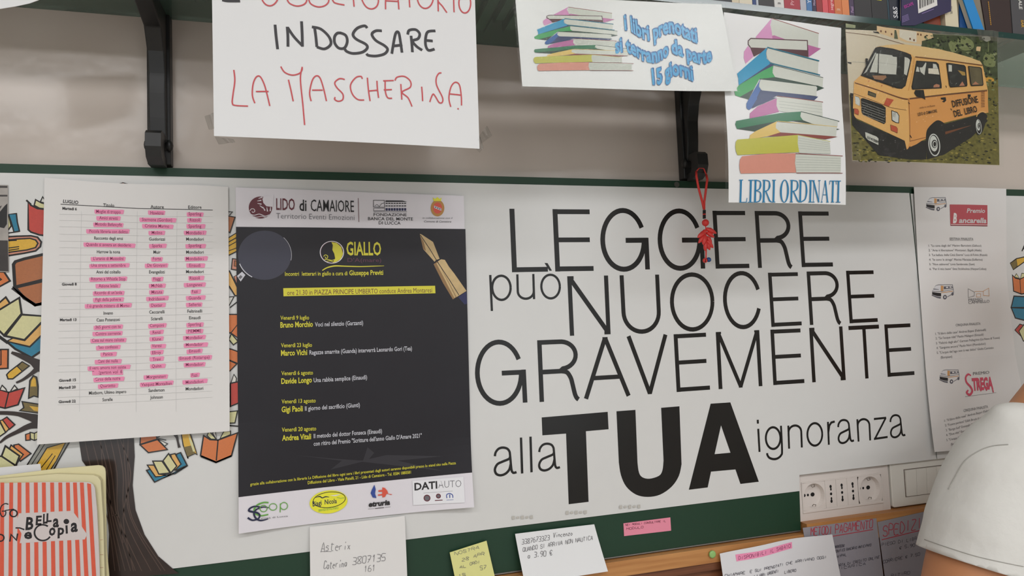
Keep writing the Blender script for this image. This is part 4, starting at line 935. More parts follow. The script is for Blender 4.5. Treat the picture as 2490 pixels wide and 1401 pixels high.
SB = [(1560, 1602, (26, 24, 26), 'black book whose foot shows above the left banner', None), (1602, 1648, (70, 26, 28), 'dark maroon book above the banner', None),
      (1648, 1690, (44, 22, 22), 'very dark brown-red book above the banner corner', None), (1690, 1720, (30, 30, 32), 'black book with a white mark at its foot', ('T', (230, 230, 228), .004, .010, True)), (1720, 1782, (46, 48, 52), 'dark slate book beside the cream pair', None),
      (1782, 1800, (222, 208, 182), 'thin cream book, left of the cream pair', None), (1800, 1832, (228, 218, 196), 'thicker cream book, right of the cream pair', ('G', (150, 140, 120), .030, .006, False)),
      (1832, 1841, (34, 62, 120), 'thin dark blue book beside the cream pair', None), (1841, 1847, (190, 196, 206), 'very thin pale grey book by the cream pair', None), (1847, 1885, (48, 46, 48), 'charcoal book with white lettering at the frame edge', ('NERO', (220, 220, 218), .022, .007, False)),
      (1885, 1909, (222, 220, 216), 'white book left of the crimson one', ('E', (90, 90, 90), .006, .004, False)), (1909, 1948, (172, 50, 66), 'broad crimson book with pale spine lettering', ('Premio', (226, 170, 176), .007, .0055, True)),
      (1948, 1963, (186, 186, 196), 'light grey book right of the crimson one', None), (1963, 1977, (70, 122, 178), 'mid blue book with white lettering', ('YERBY', (220, 226, 236), .012, .0055, True)),
      (1977, 1987, (50, 40, 72), 'thin violet-black book left of the reds', ('Mondo', (190, 170, 200), .010, .0035, True)), (1987, 2002, (150, 38, 40), 'dark red book, left of three reds', None), (2002, 2016, (222, 84, 94), 'pinkish red book, middle of three reds', None),
      (2016, 2031, (206, 56, 62), 'bright red book, right of three reds', ('segreti', (240, 190, 190), .006, .0048, True)), (2031, 2049, (214, 120, 66), 'orange book, left of the orange pair', ('E', (236, 200, 170), .006, .005, False)), (2049, 2067, (226, 136, 80), 'paler orange book, right of the orange pair', None),
      (2067, 2079, (70, 52, 84), 'thin purple book beside the black beetle book', ('Fazi', (180, 150, 190), .006, .004, True)), (2079, 2121, (38, 37, 40), 'black book with a white beetle on its spine', None),
      (2121, 2160, (34, 35, 38), 'black book with yellow BOONE lettering', ('BOONE', (214, 206, 60), .028, .0080, True)), (2160, 2164, (40, 70, 84), 'thin dark teal book beside the BOONE book', None), (2164, 2192, (30, 36, 52), 'navy book with white Sh lettering', ('S&S', (226, 226, 230), .005, .0075, True)),
      (2254, 2296, (150, 66, 40), 'rust brown book behind the tilted purple one', None), (2298, 2330, (224, 214, 186), 'cream book with small grey print beside the blue one', ('BUR', (150, 145, 130), .020, .0045, False))]
SB_T = {}
for i, (a, b, rgb, lab, ti) in enumerate(SB):
    x0, x1 = bx(a), bx(b)
    if a < 1648: continue
    h = [.205, .21, .198, .215][i % 4]
    t = shelf_book(x0 + .0003, x1 - .0003, rgb, lab, h=h, d=.125 + .01 * (i % 2), title=ti, y0=SHF + (.004 if a != 2254 else .010))
    SB_T[a] = t
for (a, b, rgb, lab) in ((1602, 1648, (70, 26, 28), 'dark maroon book above the right end of the banner'),):
    shelf_book(bx(a) + .0003, bx(b) - .0003, rgb, lab, h=.2)
# beetle on the black spine
t = SB_T[2079]; ms = bookmat((214, 214, 214)); z_ = .034; d = .13
bv, bf = [], []
def e_(cx, cz, rx, rz, n=14):
    k = len(bv)
    for q in range(n): bv.append((cx + rx * math.cos(2 * math.pi * q / n), -(t['_d'] if '_d' in t else .0) - .0, cz + rz * math.sin(2 * math.pi * q / n)))
    bf.append(tuple(range(k, k + n)))
yb = min((c.data.vertices[0].co.y for c in t.children if c.name.startswith('cover')), default=-.06) - .0003
e_(0, z_, .0032, .0045); e_(0, z_ + .0062, .0022, .0020)
for sx in (-1, 1):
    for q, (dx, dz) in enumerate(((.0062, .006), (.0070, .000), (.0060, -.007))):
        k = len(bv); bv += [(sx * .002, 0, z_ + dz * .3 + .0004), (sx * .002, 0, z_ + dz * .3 - .0004), (sx * dx, 0, z_ + dz - .0003), (sx * dx, 0, z_ + dz + .0003)]; bf.append((k, k + 1, k + 2, k + 3))
bv = [(v[0], yb, v[2]) for v in bv]
world_mesh('spine_emblem', bv, bf, ms, t)
# tilted purple paperback, back cover towards the room
pw = [W(x, y, SHF - .001) for x, y in ((2192, 62), (2225, 62), (2313, 27), (2313, -70), (2192, -70))]
t = empty('book', tuple(W(2250, 62, SHF)), 'dark violet paperback tilted forward with a barcode on its back', 'book', 'books on the glass shelf'); t['_org'] = tuple(t.location)
m_vio = bookmat((40, 34, 78))
slab('cover', [(p.x, p.z) for p in pw], SHF - .001, SHF + .0005, m_vio, t)
ins = [(pw[0].x + .001, pw[0].z + .001), (pw[1].x, pw[1].z + .001), (pw[2].x - .002, pw[2].z + .001), (pw[3].x - .002, pw[3].z), (pw[4].x + .001, pw[4].z)]
slab('page_block', ins, SHF + .0006, SHF + .0022, m_pages, t)
b8 = crop(2040, 0, 5.533)
def flatpart(name, mat, polys, y, parent, k, rgb=None):
    V, F = [], []
    for pl in polys:
        n = len(V)
        for x, yy in pl:
            p = W(k[0] + x / k[2], k[1] + yy / k[2], y); V.append(tuple(p))
        F.append(tuple(range(n + len(pl) - 1, n - 1, -1)))
    return world_mesh(name, V, F, mat, parent)
flatpart('barcode_label', bookmat((232, 230, 226)), [[(1052, -60), (1310, -150), (1325, 72), (1068, 180)]], SHF - .0014, t, b8)
flatpart('barcode_bars', bookmat((30, 28, 30)), [[(1085 + q * 17, 118 - q * 7.5), (1085 + q * 17 + wd, 118 - q * 7.5 - wd * .4), (1082 + q * 17 + wd, -40), (1082 + q * 17, -30)] for q, wd in enumerate((12, 4, 8, 5, 9, 4, 11, 5, 7, 10, 4, 8))], SHF - .0017, t, b8)
cuv = []
V, F = text_geo('ESCAPE', .03); aa, bb = min(q[0] for q in V), max(q[0] for q in V)
P0, P1_, = W(2200, 20.5, SHF - .0014), W(2222, 11, SHF - .0014)
dv = (P1_ - P0); un = Vector((-dv.normalized().z, 0, dv.normalized().x))
world_mesh('back_title', [tuple(P0 + dv * ((x - aa) / (bb - aa)) + un * (yy * .0040 / CAPH)) for x, yy in V], F, bookmat((170, 50, 150)), t)
flatpart('back_text', bookmat((150, 130, 190)), [[(848, 225 + q * 18), (930 + q * 4, 190 + q * 17), (932 + q * 4, 195 + q * 17), (850, 230 + q * 18)] for q in range(5)] + [[(1115, 180), (1275, 118), (1277, 124), (1117, 187)]], SHF - .0014, t, b8)
shelf_book(bx(2230), bx(2251), (30, 92, 96), 'teal book glimpsed under the tilted purple one', h=.19, y0=SHF + .012)
# leaning blue book and the dark ones at the right end
def poly_book(pts, rgb, side, label, th, title=None, y0=.003, dep=.10):
    c = [W(x, y, SHF + y0) for x, y in pts]
    t = empty('book', tuple(W(pts[0][0], pts[0][1], SHF)), label, 'book', 'books on the glass shelf'); t['_org'] = tuple(t.location)
    slab('cover', [(p.x, p.z) for p in c], SHF + y0, SHF + y0 + .0015, bookmat(rgb), t)
    slab('page_block', [(p.x + (.0008 if i in (0, 3) else -.0008), p.z) for i, p in enumerate(c)], SHF + y0 + .0015, SHF + dep, m_pages, t)
    return t
poly_book([(2334, 73), (2362, 74), (2352, -80), (2332, -80)], (18, 78, 140), None, 'dark blue book standing behind the leaning sky-blue one', .12, y0=.012)
poly_book([(2370, 79.5), (2396, 81), (2354, -35), (2331, -35)], (28, 140, 212), None, 'bright sky-blue book leaning to the left', .12, dep=.011)
tb = poly_book([(2399, 80), (2461, 83), (2448, -90), (2371, -90)], (52, 36, 36), None, 'dark brown leaning book with tiny gold print', .12)
flatpart('spine_title', bookmat((190, 140, 50)), [[(2003 + q * 3, 20 + q * 27), (2016 + q * 3, 20 + q * 27), (2019 + q * 3, 40 + q * 27), (2007 + q * 3, 40 + q * 27)] for q in range(12)], SHF + .0026, tb, b8)
tb = poly_book([(2463.5, 84), (2560, 90), (2560, -90), (2451, -90)], (78, 78, 82), None, 'dark grey book at the right edge with ALE lettering', .12)
for txt, col, cx, cy, hh in (('ALE', (220, 220, 216), 2480.5, 31, .0070), ('SAR', (206, 160, 60), 2486.5, 88, .0055)):
    V, F = text_geo(txt, .03); aa, bb = min(q[0] for q in V), max(q[0] for q in V); k = hh / CAPH
    P0 = W(cx - 4, cy - 32 if txt == 'ALE' else cy - 40, SHF + .0026)
    world_mesh('spine_title', [(P0.x + (yy) * k * .9, P0.y, P0.z - (x - aa) * k * .85) for x, yy in V], F, bookmat(col), tb)
# the books further left: only their feet show through the glass
x = -0.62
cols = [(60, 66, 62), (38, 42, 44), (90, 84, 70), (46, 60, 58), (160, 150, 130), (110, 96, 72), (52, 48, 46), (40, 60, 92), (120, 44, 40), (30, 70, 46), (150, 120, 60), (86, 60, 90), (200, 192, 176), (70, 30, 34), (84, 110, 120), (24, 24, 26)]
labs = ['charcoal', 'black', 'olive', 'dark teal', 'beige', 'tan', 'dark brown', 'dark blue', 'brick red', 'bottle green', 'mustard', 'plum', 'ivory', 'maroon', 'slate blue', 'jet black']
i = 0
while x < bx(1600) - .03:
    w = brnd.uniform(.014, .034)
    if True:
        q = i % 16; zn = 'left of the mask sign' if i < 16 else 'above the mask sign' if i < 32 else 'between the mask sign and the banner'
        shelf_book(x, x + w, cols[q], '%s book seen through the glass, %s' % (labs[q], zn), h=brnd.uniform(.18, .22), d=brnd.uniform(.10, .14), group='books seen through the glass')
    x += w + brnd.choice((.0006, .0006, .004)); i += 1

# ---------------------------------------------------------------- signs hanging from the shelf front
SY = SHF - .004
m_sign = M('sign_paper', (236, 237, 238), rough=.55, spec=.4); m_lam = M('laminated_paper', (235, 236, 236), rough=.25, spec=.4)
m_film = film('lamination_film', .028, (.98, .99, .98), .25, 60); m_tape = film('clear_tape', .22, (.97, .97, .96), .9, 160)
m_mblk = M('marker_black', (50, 48, 52), rough=.5); m_mred = M('marker_red', (206, 78, 84), rough=.5)
def tape(sheet, pts, y):
    v = [W(x, yy, y) for x, yy in pts]
    n = 6; V, F = [], []
    for b_ in (0, 1):
        for i in range(n + 1):
            for j in range(2):
                p = v[0].lerp(v[1], i / n) if j == 0 else v[3].lerp(v[2], i / n)
                V.append((p.x, p.y - .0012 * math.sin(i * 1.9 + j) + .00015 * b_, p.z))
    for i in range(n):
        a = i * 2; F.append((a, a + 1, a + 3, a + 2)); c = a + 2 * (n + 1); F.append((c, c + 2, c + 3, c + 1))
    o = world_mesh('tape', V, F, m_tape, sheet.obj, smooth=True); o['label'] = 'clear sticky tape'
mask = Sheet('mask_sign', 'large white handwritten sign in black and red, INDOSSARE LA MASCHERINA', 'sign', SY,
             [(513, -190), (1149, -200), (1165, 363), (521, 332)], m_sign, nx=10, nz=10, bend=lambda a, b: .003 * math.sin(a * math.pi) + .002 * (1 - b))
mask.k = crop(500, 0, 3.32)
BL = [[(562, 210), (570, 300), (583, 408)], [(660, 228), (665, 300), (666, 388)], [(662, 232), (715, 310), (785, 385)], [(775, 185), (780, 290), (782, 388)],
      [(880, 238), (890, 310), (898, 392)], [(858, 230), (930, 248), (995, 310), (1010, 370), (960, 408), (898, 392)], [(1085, 278), (1130, 300), (1142, 350), (1120, 400), (1075, 402), (1042, 362), (1040, 312), (1062, 282), (1090, 280)],
      [(1302, 240), (1280, 222), (1222, 242), (1188, 290), (1215, 330), (1290, 370), (1302, 402), (1262, 435), (1190, 445), (1140, 430), (1122, 410)],
      [(1420, 262), (1372, 262), (1340, 290), (1372, 340), (1440, 380), (1466, 412), (1440, 448), (1372, 465), (1312, 460), (1297, 446)],
      [(1500, 446), (1508, 395), (1530, 285), (1555, 275), (1570, 350), (1582, 436)], [(1505, 385), (1585, 374)], [(1655, 300), (1662, 370), (1666, 432)], [(1628, 290), (1640, 256), (1692, 250), (1724, 282), (1712, 322), (1668, 342), (1700, 385), (1745, 415)],
      [(1852, 258), (1795, 264), (1775, 300), (1772, 370), (1795, 415), (1845, 405)], [(1780, 336), (1830, 340)], [(135, 5), (180, 14), (280, 16)], [(150, 5), (148, -150), (270, -160)], [(150, -70), (250, -70)]]
RL = [[(230, 572), (238, 660), (222, 780), (218, 838), (240, 858), (345, 865)], [(400, 842), (380, 780), (385, 690), (410, 632), (442, 628), (475, 690), (500, 780), (520, 865)], [(408, 748), (510, 748)],
      [(608, 548), (640, 595), (700, 618), (755, 606), (778, 580), (780, 552)], [(780, 555), (766, 650), (785, 850), (800, 1020)], [(670, 655), (690, 740), (708, 828)],
      [(852, 828), (840, 760), (860, 665), (890, 626), (922, 640), (950, 720), (975, 828)], [(860, 740), (945, 740)], [(1122, 655), (1080, 648), (1042, 680), (1060, 722), (1105, 770), (1106, 815), (1072, 830), (1042, 816), (1044, 796)],
      [(1262, 650), (1252, 630), (1210, 640), (1168, 700), (1182, 770), (1225, 815), (1278, 820)], [(1303, 640), (1312, 740), (1325, 828)], [(1380, 665), (1384, 730), (1393, 802)], [(1315, 747), (1390, 740)],
      [(1430, 665), (1515, 662)], [(1446, 670), (1448, 750), (1466, 800), (1502, 805)], [(1435, 738), (1500, 735)], [(1572, 690), (1576, 750), (1580, 815)], [(1525, 662), (1542, 635), (1600, 628), (1648, 665), (1648, 715), (1582, 755), (1630, 800), (1662, 870)],
      [(1740, 710), (1745, 770), (1748, 826)], [(1805, 832), (1830, 770), (1852, 790), (1880, 835), (1905, 835), (1908, 795), (1862, 700), (1858, 640), (1878, 602), (1900, 597)],
      [(1975, 870), (1960, 800), (1976, 712), (2010, 672), (2045, 692), (2060, 780), (2062, 858)], [(1960, 765), (2065, 775)], [(2028, 884), (2040, 886)],
      [(655, 0), (680, 40), (740, 62), (800, 45), (815, 0), (760, -70), (660, -90)], [(660, -180), (662, 0)], [(830, 0), (850, 45), (910, 70), (970, 55), (993, 10), (940, -60), (840, -80)], [(838, -170), (836, 0)],
      [(1000, -150), (1012, -30), (1030, 25), (1055, 42), (1120, 55)], [(1180, -140), (1188, -30), (1197, 68)], [(1340, -120), (1280, -80), (1255, -10), (1290, 65), (1340, 86), (1382, 60), (1390, 5), (1340, 0)],
      [(1450, 88), (1455, -20), (1500, -120), (1545, -20), (1557, 88)], [(1455, 20), (1552, 24)], [(1645, 70), (1638, -30), (1632, -130)], [(1560, -130), (1710, -135)], [(1875, 100), (1873, 10), (1870, -100)], [(1870, -100), (1930, -80), (1935, -30), (1872, 8), (1910, 60), (1945, 110)], [(1998, -90), (2000, 10), (2003, 105)]]
for bl in (BL[:15], BL[15:]):
    g = mask.part('black_lettering')
    l0 = mask.layer
    for i_, st in enumerate(bl): mask.layer = l0 + i_ % 4; g.last = None; g.line(m_mblk, st, 21, smooth=len(st) > 2)
    mask.layer = l0 + 5
    g.done()
g = mask.part('red_lettering')
l0 = mask.layer
for i_, st in enumerate(RL[:23]): mask.layer = l0 + i_ % 4; g.last = None; g.line(m_mred, st, 10.5, smooth=len(st) > 2)
g.done(); g = mask.part('red_lettering')
mask.layer = l0
for i_, st in enumerate(RL[23:]): mask.layer = l0 + i_ % 4; g.last = None; g.line(m_mred, st, 10.5, smooth=len(st) > 2)
for cx, cy, rx, ry in ((520, -55, 75, 113), (1770, -20, 66, 98), (2090, 30, 48, 80)): g.ell(m_mred, cx, cy, rx, ry, n=28, line=10.5)
g.done(); mask.k = (0, 0, 1)
tape(mask, [(497, 283), (524, 272), (528, 312), (508, 316)], SY - .0012); tape(mask, [(522, 332), (568, 338), (572, 346), (532, 352)], SY + .0006)
tape(mask, [(1150, 355), (1168, 330), (1176, 360), (1166, 372)], SY - .0012); tape(mask, [(1165, 330), (1185, 305), (1197, 330), (1170, 350)], SY + .0006)

# stack of coloured books printed on both laminated signs
def K4(*pts): return [(1750 + x / 5.836, 20 + y / 5.836) for x, y in pts]
def K5(*pts): return [(1750 + x / 5.388, 240 + y / 5.388) for x, y in pts]
def C2(n, r, g, b): return M(n, (r, g, b), rough=.22, spec=.5, grain=.04, gscale=200)
c_pg = C2('stack_pages', 206, 210, 200); c_pk = C2('stack_pink', 216, 150, 196); c_pk2 = C2('stack_orchid', 186, 108, 160); c_mr = C2('stack_maroon', 84, 48, 54); c_cy = C2('stack_cyan', 30, 150, 196); c_te = C2('stack_teal', 28, 112, 134)
c_gr = C2('stack_green', 56, 162, 88); c_dg = C2('stack_dark_green', 40, 118, 78); c_dk = C2('stack_dark_shadow_green', 36, 66, 52); c_bl = C2('stack_blue', 48, 98, 166); c_nv = C2('stack_navy', 42, 60, 104)
c_ye = C2('stack_straw', 222, 192, 108); c_yg = C2('stack_lime', 192, 190, 80); c_sa = C2('stack_salmon', 216, 148, 130); c_ru = C2('stack_rust', 140, 72, 66); c_pl = C2('stack_page_line', 150, 160, 152)
STACK = [
 ('pink_book', [(c_pk, K4((720, 155), (700, 250), (735, 400), (900, 455), (880, 500), (500, 430), (500, 415))), (c_pk, K4((395, 540), (440, 600), (475, 690), (365, 790), (338, 710), (340, 620))), (c_pg, K4((725, 165), (1385, 370), (1385, 580), (1240, 540), (1225, 470), (920, 455), (732, 400), (708, 280))),
   (c_pk2, K4((730, 400), (760, 395), (930, 455), (735, 440))), (c_pk2, K4((1240, 528), (1425, 580), (1255, 698)))], [(c_ru, K4((720, 160), (1388, 370)), 1.8)]),
 ('maroon_book', [(c_mr, K4((425, 560), (1232, 600), (1252, 698), (670, 590), (480, 692))), (c_pg, K4((425, 445), (1222, 475), (1228, 602), (430, 562), (402, 520), (400, 480)))], [(c_mr, K4((430, 562), (396, 520), (395, 470), (430, 436), (1230, 468), (1245, 692)), 2.2)]),
 ('green_book', [(c_gr, K4((205, 1180), (265, 1100), (600, 880), (755, 820), (745, 890), (785, 985), (560, 1005), (480, 1150), (280, 1262), (215, 1240))), (c_dk, K4((280, 1262), (480, 1150), (400, 1300), (215, 1245))), (c_dk, K4((600, 1005), (785, 980), (1390, 1105), (1380, 1120), (570, 1008))),
   (c_pg, K4((765, 820), (1465, 988), (1452, 1150), (1385, 1105), (780, 980), (745, 920), (748, 860))), (c_dk, K4((1385, 1100), (1478, 1135), (1370, 1178)))], [(c_dk, K4((760, 815), (1465, 988)), 1.5)]),
 ('cyan_book', [(c_cy, K4((245, 930), (665, 560), (648, 640), (660, 720), (725, 785), (265, 1095), (262, 1000))), (c_nv, K4((265, 1098), (725, 782), (765, 812), (600, 895), (280, 1085))), (c_pg, K4((670, 575), (1395, 765), (1388, 932), (760, 792), (690, 750), (655, 680), (655, 620)))], [(c_te, K4((665, 562), (1405, 752)), 3.0), (c_te, K4((700, 780), (1420, 952)), 3.0)]),
 ('orchid_book', [(c_pk2, K5((375, 268), (380, 200), (480, 110), (738, 0), (730, 100), (760, 180), (500, 245))), (c_pg, K5((735, 0), (810, -15), (1330, 50), (1330, 240), (1045, 180), (850, 190), (750, 165), (728, 100)))], [(c_ru, K4((800, 1250), (1455, 1338)), 1.8), (c_pl, K5((760, 40), (1325, 110)), .6), (c_pl, K5((760, 80), (1325, 150)), .6), (c_pl, K5((770, 120), (1325, 190)), .6)]),
 ('blue_book', [(c_bl, K4((365, 1420), (368, 1360), (400, 1300), (545, 1060), (570, 1010), (550, 1100), (575, 1165), (480, 1390), (420, 1440))), (c_nv, K4((570, 1165), (1388, 1260), (1330, 1312), (800, 1248), (470, 1420), (440, 1430))), (c_bl, K5((340, 90), (365, 30), (480, -10), (470, 60), (375, 155), (345, 140))), (c_nv, K5((400, 130), (470, 20), (740, -10), (560, 70))),
   (c_pg, K4((575, 1015), (1365, 1112), (1365, 1252), (590, 1172), (550, 1120), (555, 1060)))], [(c_dk, K4((562, 1008), (1388, 1108)), 1.8)]),
 ('dark_green_book', [(c_dg, K5((185, 345), (200, 300), (760, 200), (1045, 178), (1032, 240), (1065, 292), (850, 312), (740, 305), (440, 440), (205, 405))), (c_dk, K5((205, 405), (740, 305), (440, 442))), (c_dk, K5((900, 300), (1070, 292), (1520, 378), (1100, 330))), (c_pg, K5((1050, 185), (1530, 305), (1520, 378), (1200, 345), (1068, 295), (1035, 250), (1038, 210))), (c_dk, K5((1490, 400), (1550, 410), (1500, 420)))], [(c_dk, K5((1045, 178), (1548, 305)), 1.6)]),
 ('straw_book', [(c_ye, K5((360, 540), (370, 490), (440, 440), (730, 305), (708, 350), (705, 400), (765, 455), (600, 508), (400, 540))), (c_ru, K5((590, 510), (765, 455), (1515, 510), (1350, 546), (990, 500))), (c_pg, K5((725, 320), (1510, 380), (1495, 508), (765, 457), (705, 400), (708, 350)))], [(c_ye, K5((735, 308), (1512, 378)), 1.4)]),
 ('lime_book', [(c_yg, K5((178, 640), (185, 580), (205, 548), (600, 520), (990, 490), (982, 600), (998, 718), (600, 735), (205, 752), (185, 700))), (c_pg, K5((988, 495), (1405, 575), (1415, 738), (998, 728), (982, 600)))], [(c_yg, K5((985, 492), (1415, 574)), 1.2)] + [(c_pl, K5((990, 530 + q * 34), (1410, 600 + q * 24)), .5) for q in range(5)]),
 ('salmon_book', [(c_sa, K5((228, 880), (236, 810), (262, 768), (600, 735), (950, 732), (940, 860), (955, 985), (248, 992), (232, 940))), (c_pg, K5((952, 745), (1550, 768), (1545, 982), (960, 985), (940, 860)))], [(c_ru, K5((950, 736), (1575, 764)), 1.6), (c_ru, K5((960, 990), (1572, 988)), 1.4)] + [(c_pl, K5((955, 780 + q * 34), (1545, 800 + q * 30)), .6) for q in range(6)]),
]
def stack_art(sh, tf, lw=1.0):
    sh.k = (0, 0, 1)
    for nm, polys, lines in STACK:
        g = sh.part('printed_' + nm)
        for mt, pts in polys: g.poly(mt, [tf(*p) for p in pts])
        for mt, pts, w in lines: g.line(mt, [tf(*p) for p in pts], w * lw)
        g.done()
lib = Sheet('ordered_books_sign', 'laminated white portrait sign with a book stack, LIBRI ORDINATI', 'sign', SY + .0010,
            [(1757, 32), (2042, 70), (2053, 499), (1770, 493)], m_lam, nx=10, nz=12, bend=lambda a, b: .0015 + .003 * math.sin(a * 3.0) * (1 - b) + .002 * math.sin(b * 7))
stack_art(lib, lambda x, y: (x, y))
def serif(g, mt, L_, k):
    lib.k = k
    for ch, x0, x1, y0, y1 in L_:
        w = x1 - x0; th, tn = 25, 10
        def V_(x, a=y0, b=y1, t=th): g.line(mt, [(x, a), (x, b)], t)
        def S_(xa, xb, y): g.line(mt, [(xa, y), (xb, y)], 10)
        if ch == 'L': V_(x0 + 24); S_(x0, x0 + 50, y0 + 4); g.line(mt, [(x0 + 10, y1 - 4), (x1 - 6, y1 - 6), (x1, y1 - 60)], 9)
        if ch == 'I': m_ = (x0 + x1) / 2; V_(m_); S_(x0, x1, y0 + 4); S_(x0, x1, y1 - 4)
        if ch in 'BRDP':
            V_(x0 + 22); S_(x0, x0 + 40, y0 + 4); S_(x0, x0 + 42, y1 - 4)
        if ch == 'B':
            g.line(mt, [(x0 + 30, y0 + 5), (x1 - 22, y0 + 20), (x1 - 14, y0 + 75), (x1 - 30, y0 + 120), (x0 + 28, y0 + 138)], [9, 12, 25, 14, 10], smooth=True)
            g.line(mt, [(x0 + 28, y0 + 138), (x1 - 18, y0 + 160), (x1 - 8, y0 + 215), (x1 - 22, y1 - 20), (x0 + 30, y1 - 5)], [8, 12, 25, 14, 10], smooth=True)
        if ch == 'R':
            g.line(mt, [(x0 + 30, y0 + 5), (x1 - 42, y0 + 18), (x1 - 30, y0 + 80), (x1 - 50, y0 + 130), (x0 + 28, y0 + 150)], [9, 12, 25, 14, 10], smooth=True)
            g.line(mt, [(x0 + 48, y0 + 150), (x1 - 25, y1 - 20), (x1, y1 - 4)], [16, 20, 10])
        if ch == 'D': g.line(mt, [(x0 + 30, y0 + 5), (x1 - 28, y0 + 35), (x1 - 10, (y0 + y1) / 2), (x1 - 28, y1 - 40), (x0 + 30, y1 - 5)], [10, 17, 26, 17, 10], smooth=True)
        if ch == 'O':
            cx, cy = (x0 + x1) / 2, (y0 + y1) / 2; pts = []; ws = []
            for q in range(29):
                a = 2 * math.pi * q / 28; pts.append((cx + (w / 2 - 9) * math.cos(a), cy + ((y1 - y0) / 2 - 2) * math.sin(a))); ws.append(10 + 16 * abs(math.cos(a)) ** 1.5)
            g.line(mt, pts, ws)
        if ch == 'N': V_(x0 + 16, t=8); V_(x1 - 14, t=8); g.line(mt, [(x0 + 10, y0 + 4), (x1 - 14, y1)], 21); S_(x0 - 4, x0 + 26, y0 + 4); S_(x0, x0 + 32, y1 - 4); S_(x1 - 30, x1, y0 + 4)
        if ch == 'A': m_ = (x0 + x1) / 2; g.line(mt, [(x0 + 12, y1 - 4), (m_, y0)], 8); g.line(mt, [(m_, y0), (x1 - 14, y1 - 4)], 20); S_(x0, x0 + 26, y1 - 4); S_(x1 - 32, x1, y1 - 4); g.line(mt, [(x0 + 26, y0 + 185), (x1 - 26, y0 + 185)], 8)
        if ch == 'T': m_ = (x0 + x1) / 2; V_(m_); g.line(mt, [(x0, y0 + 50), (x0 + 4, y0 + 4), (x1 - 4, y0 + 4), (x1, y0 + 50)], 9); S_(m_ - 20, m_ + 22, y1 - 4)
m_serif = M('sign_lettering_blue', (42, 128, 176), rough=.22)
g = lib.part('lettering', 'blue serif lettering')
serif(g, m_serif, [('L', 228, 335, 1073, 1368), ('I', 345, 410, 1076, 1368), ('B', 415, 515, 1076, 1368), ('R', 525, 648, 1077, 1368), ('I', 648, 696, 1078, 1368), ('O', 755, 865, 1078, 1370), ('R', 880, 1010, 1080, 1368), ('D', 995, 1108, 1081, 1368), ('I', 1125, 1172, 1082, 1368), ('N', 1175, 1278, 1083, 1368), ('A', 1288, 1395, 1084, 1368), ('T', 1400, 1492, 1086, 1367), ('I', 1490, 1552, 1086, 1367)], crop(1750, 240, 5.388))
g.done(); lib.k = (0, 0, 1)
def lamination(sh, outer, y):
    v = [W(px, py, y) for px, py in outer]
    nx, nz = 16, 12; V, F = [], []
    for j in range(nz + 1):
        for i in range(nx + 1):
            u, t_ = i / nx, j / nz; p = (v[0] * (1 - u) + v[1] * u) * (1 - t_) + (v[3] * (1 - u) + v[2] * u) * t_
            e = min(u, 1 - u, t_, 1 - t_)
            a_ = min(1, max(0, (p.x - sh.x0) / (sh.x1 - sh.x0))); b_ = min(1, max(0, (p.z - sh.z0) / (sh.z1 - sh.z0)))
            d = sh.bendf(a_, b_) if sh.bendf else 0
            V.append((p.x, y - d + .0004 * math.sin(u * 31 + t_ * 9) * max(0, 1 - e * 12), p.z))
    for j in range(nz):
        for i in range(nx):
            a = j * (nx + 1) + i; F.append((a, a + nx + 1, a + nx + 2, a + 1))
    o = world_mesh('lamination_film', V, F, m_film, sh.obj, smooth=True); o['label'] = 'clear plastic pouch edge'
lamination(lib, [(1754, 20), (2049, 60), (2061, 501), (1762, 499)], SY + .0018)
ban = Sheet('reserved_books_banner', 'laminated white landscape banner with a book stack and wavy blue lettering', 'sign', SY - .0062,
            [(1253, -8), (1755, 10), (1793, 220), (1270, 210)], m_lam, nx=16, nz=8, bend=lambda a, b: .0012 * math.sin(a * 6) + .002 * (1 - b) * math.sin(a * 3.1), edge=lambda u, v: (0, -.0022 * math.sin(math.pi * u * .9) * v))
stack_art(ban, lambda x, y: (1298 + (x - 1785) * .934, 18 + (y - 45) * .411), .7)
m_wblu = M('banner_lettering_blue', (48, 160, 216), rough=.22); m_wdk = M('banner_lettering_shade', (36, 104, 170), rough=.25)
ban.k = crop(1260, 0, 4.611)
for txt, path, h in (('i libri prenotati', [(1185, 340), (1240, 345), (1340, 410), (1440, 455), (1520, 448), (1600, 405), (1700, 368), (1800, 390), (1900, 440), (2010, 482)], 165),
                     ('si terranno da parte', [(1080, 612), (1180, 590), (1290, 625), (1400, 690), (1530, 705), (1640, 650), (1730, 605), (1840, 640), (1950, 690), (2070, 715), (2170, 680)], 160),
                     ('15 giorni', [(1495, 950), (1580, 945), (1660, 895), (1750, 850), (1850, 865), (1960, 912)], 165)):
    g = ban.part('lettering', 'wavy light blue lettering')
    g.text(m_wdk, txt, path[0][0], path[0][1], 0, 0, h, .035, path=path, plumb=-.03, dx=9, dy=-12)
    g.text(m_wdk, txt, path[0][0], path[0][1], 0, 0, h, .058, path=path, plumb=-.03)
    g.text(m_wblu, txt, path[0][0], path[0][1], 0, 0, h, .026, path=path, plumb=-.03)
    g.done()
ban.k = (0, 0, 1)
lamination(ban, [(1246, -12), (1762, 6), (1800, 224), (1267, 216)], SY - .0078)

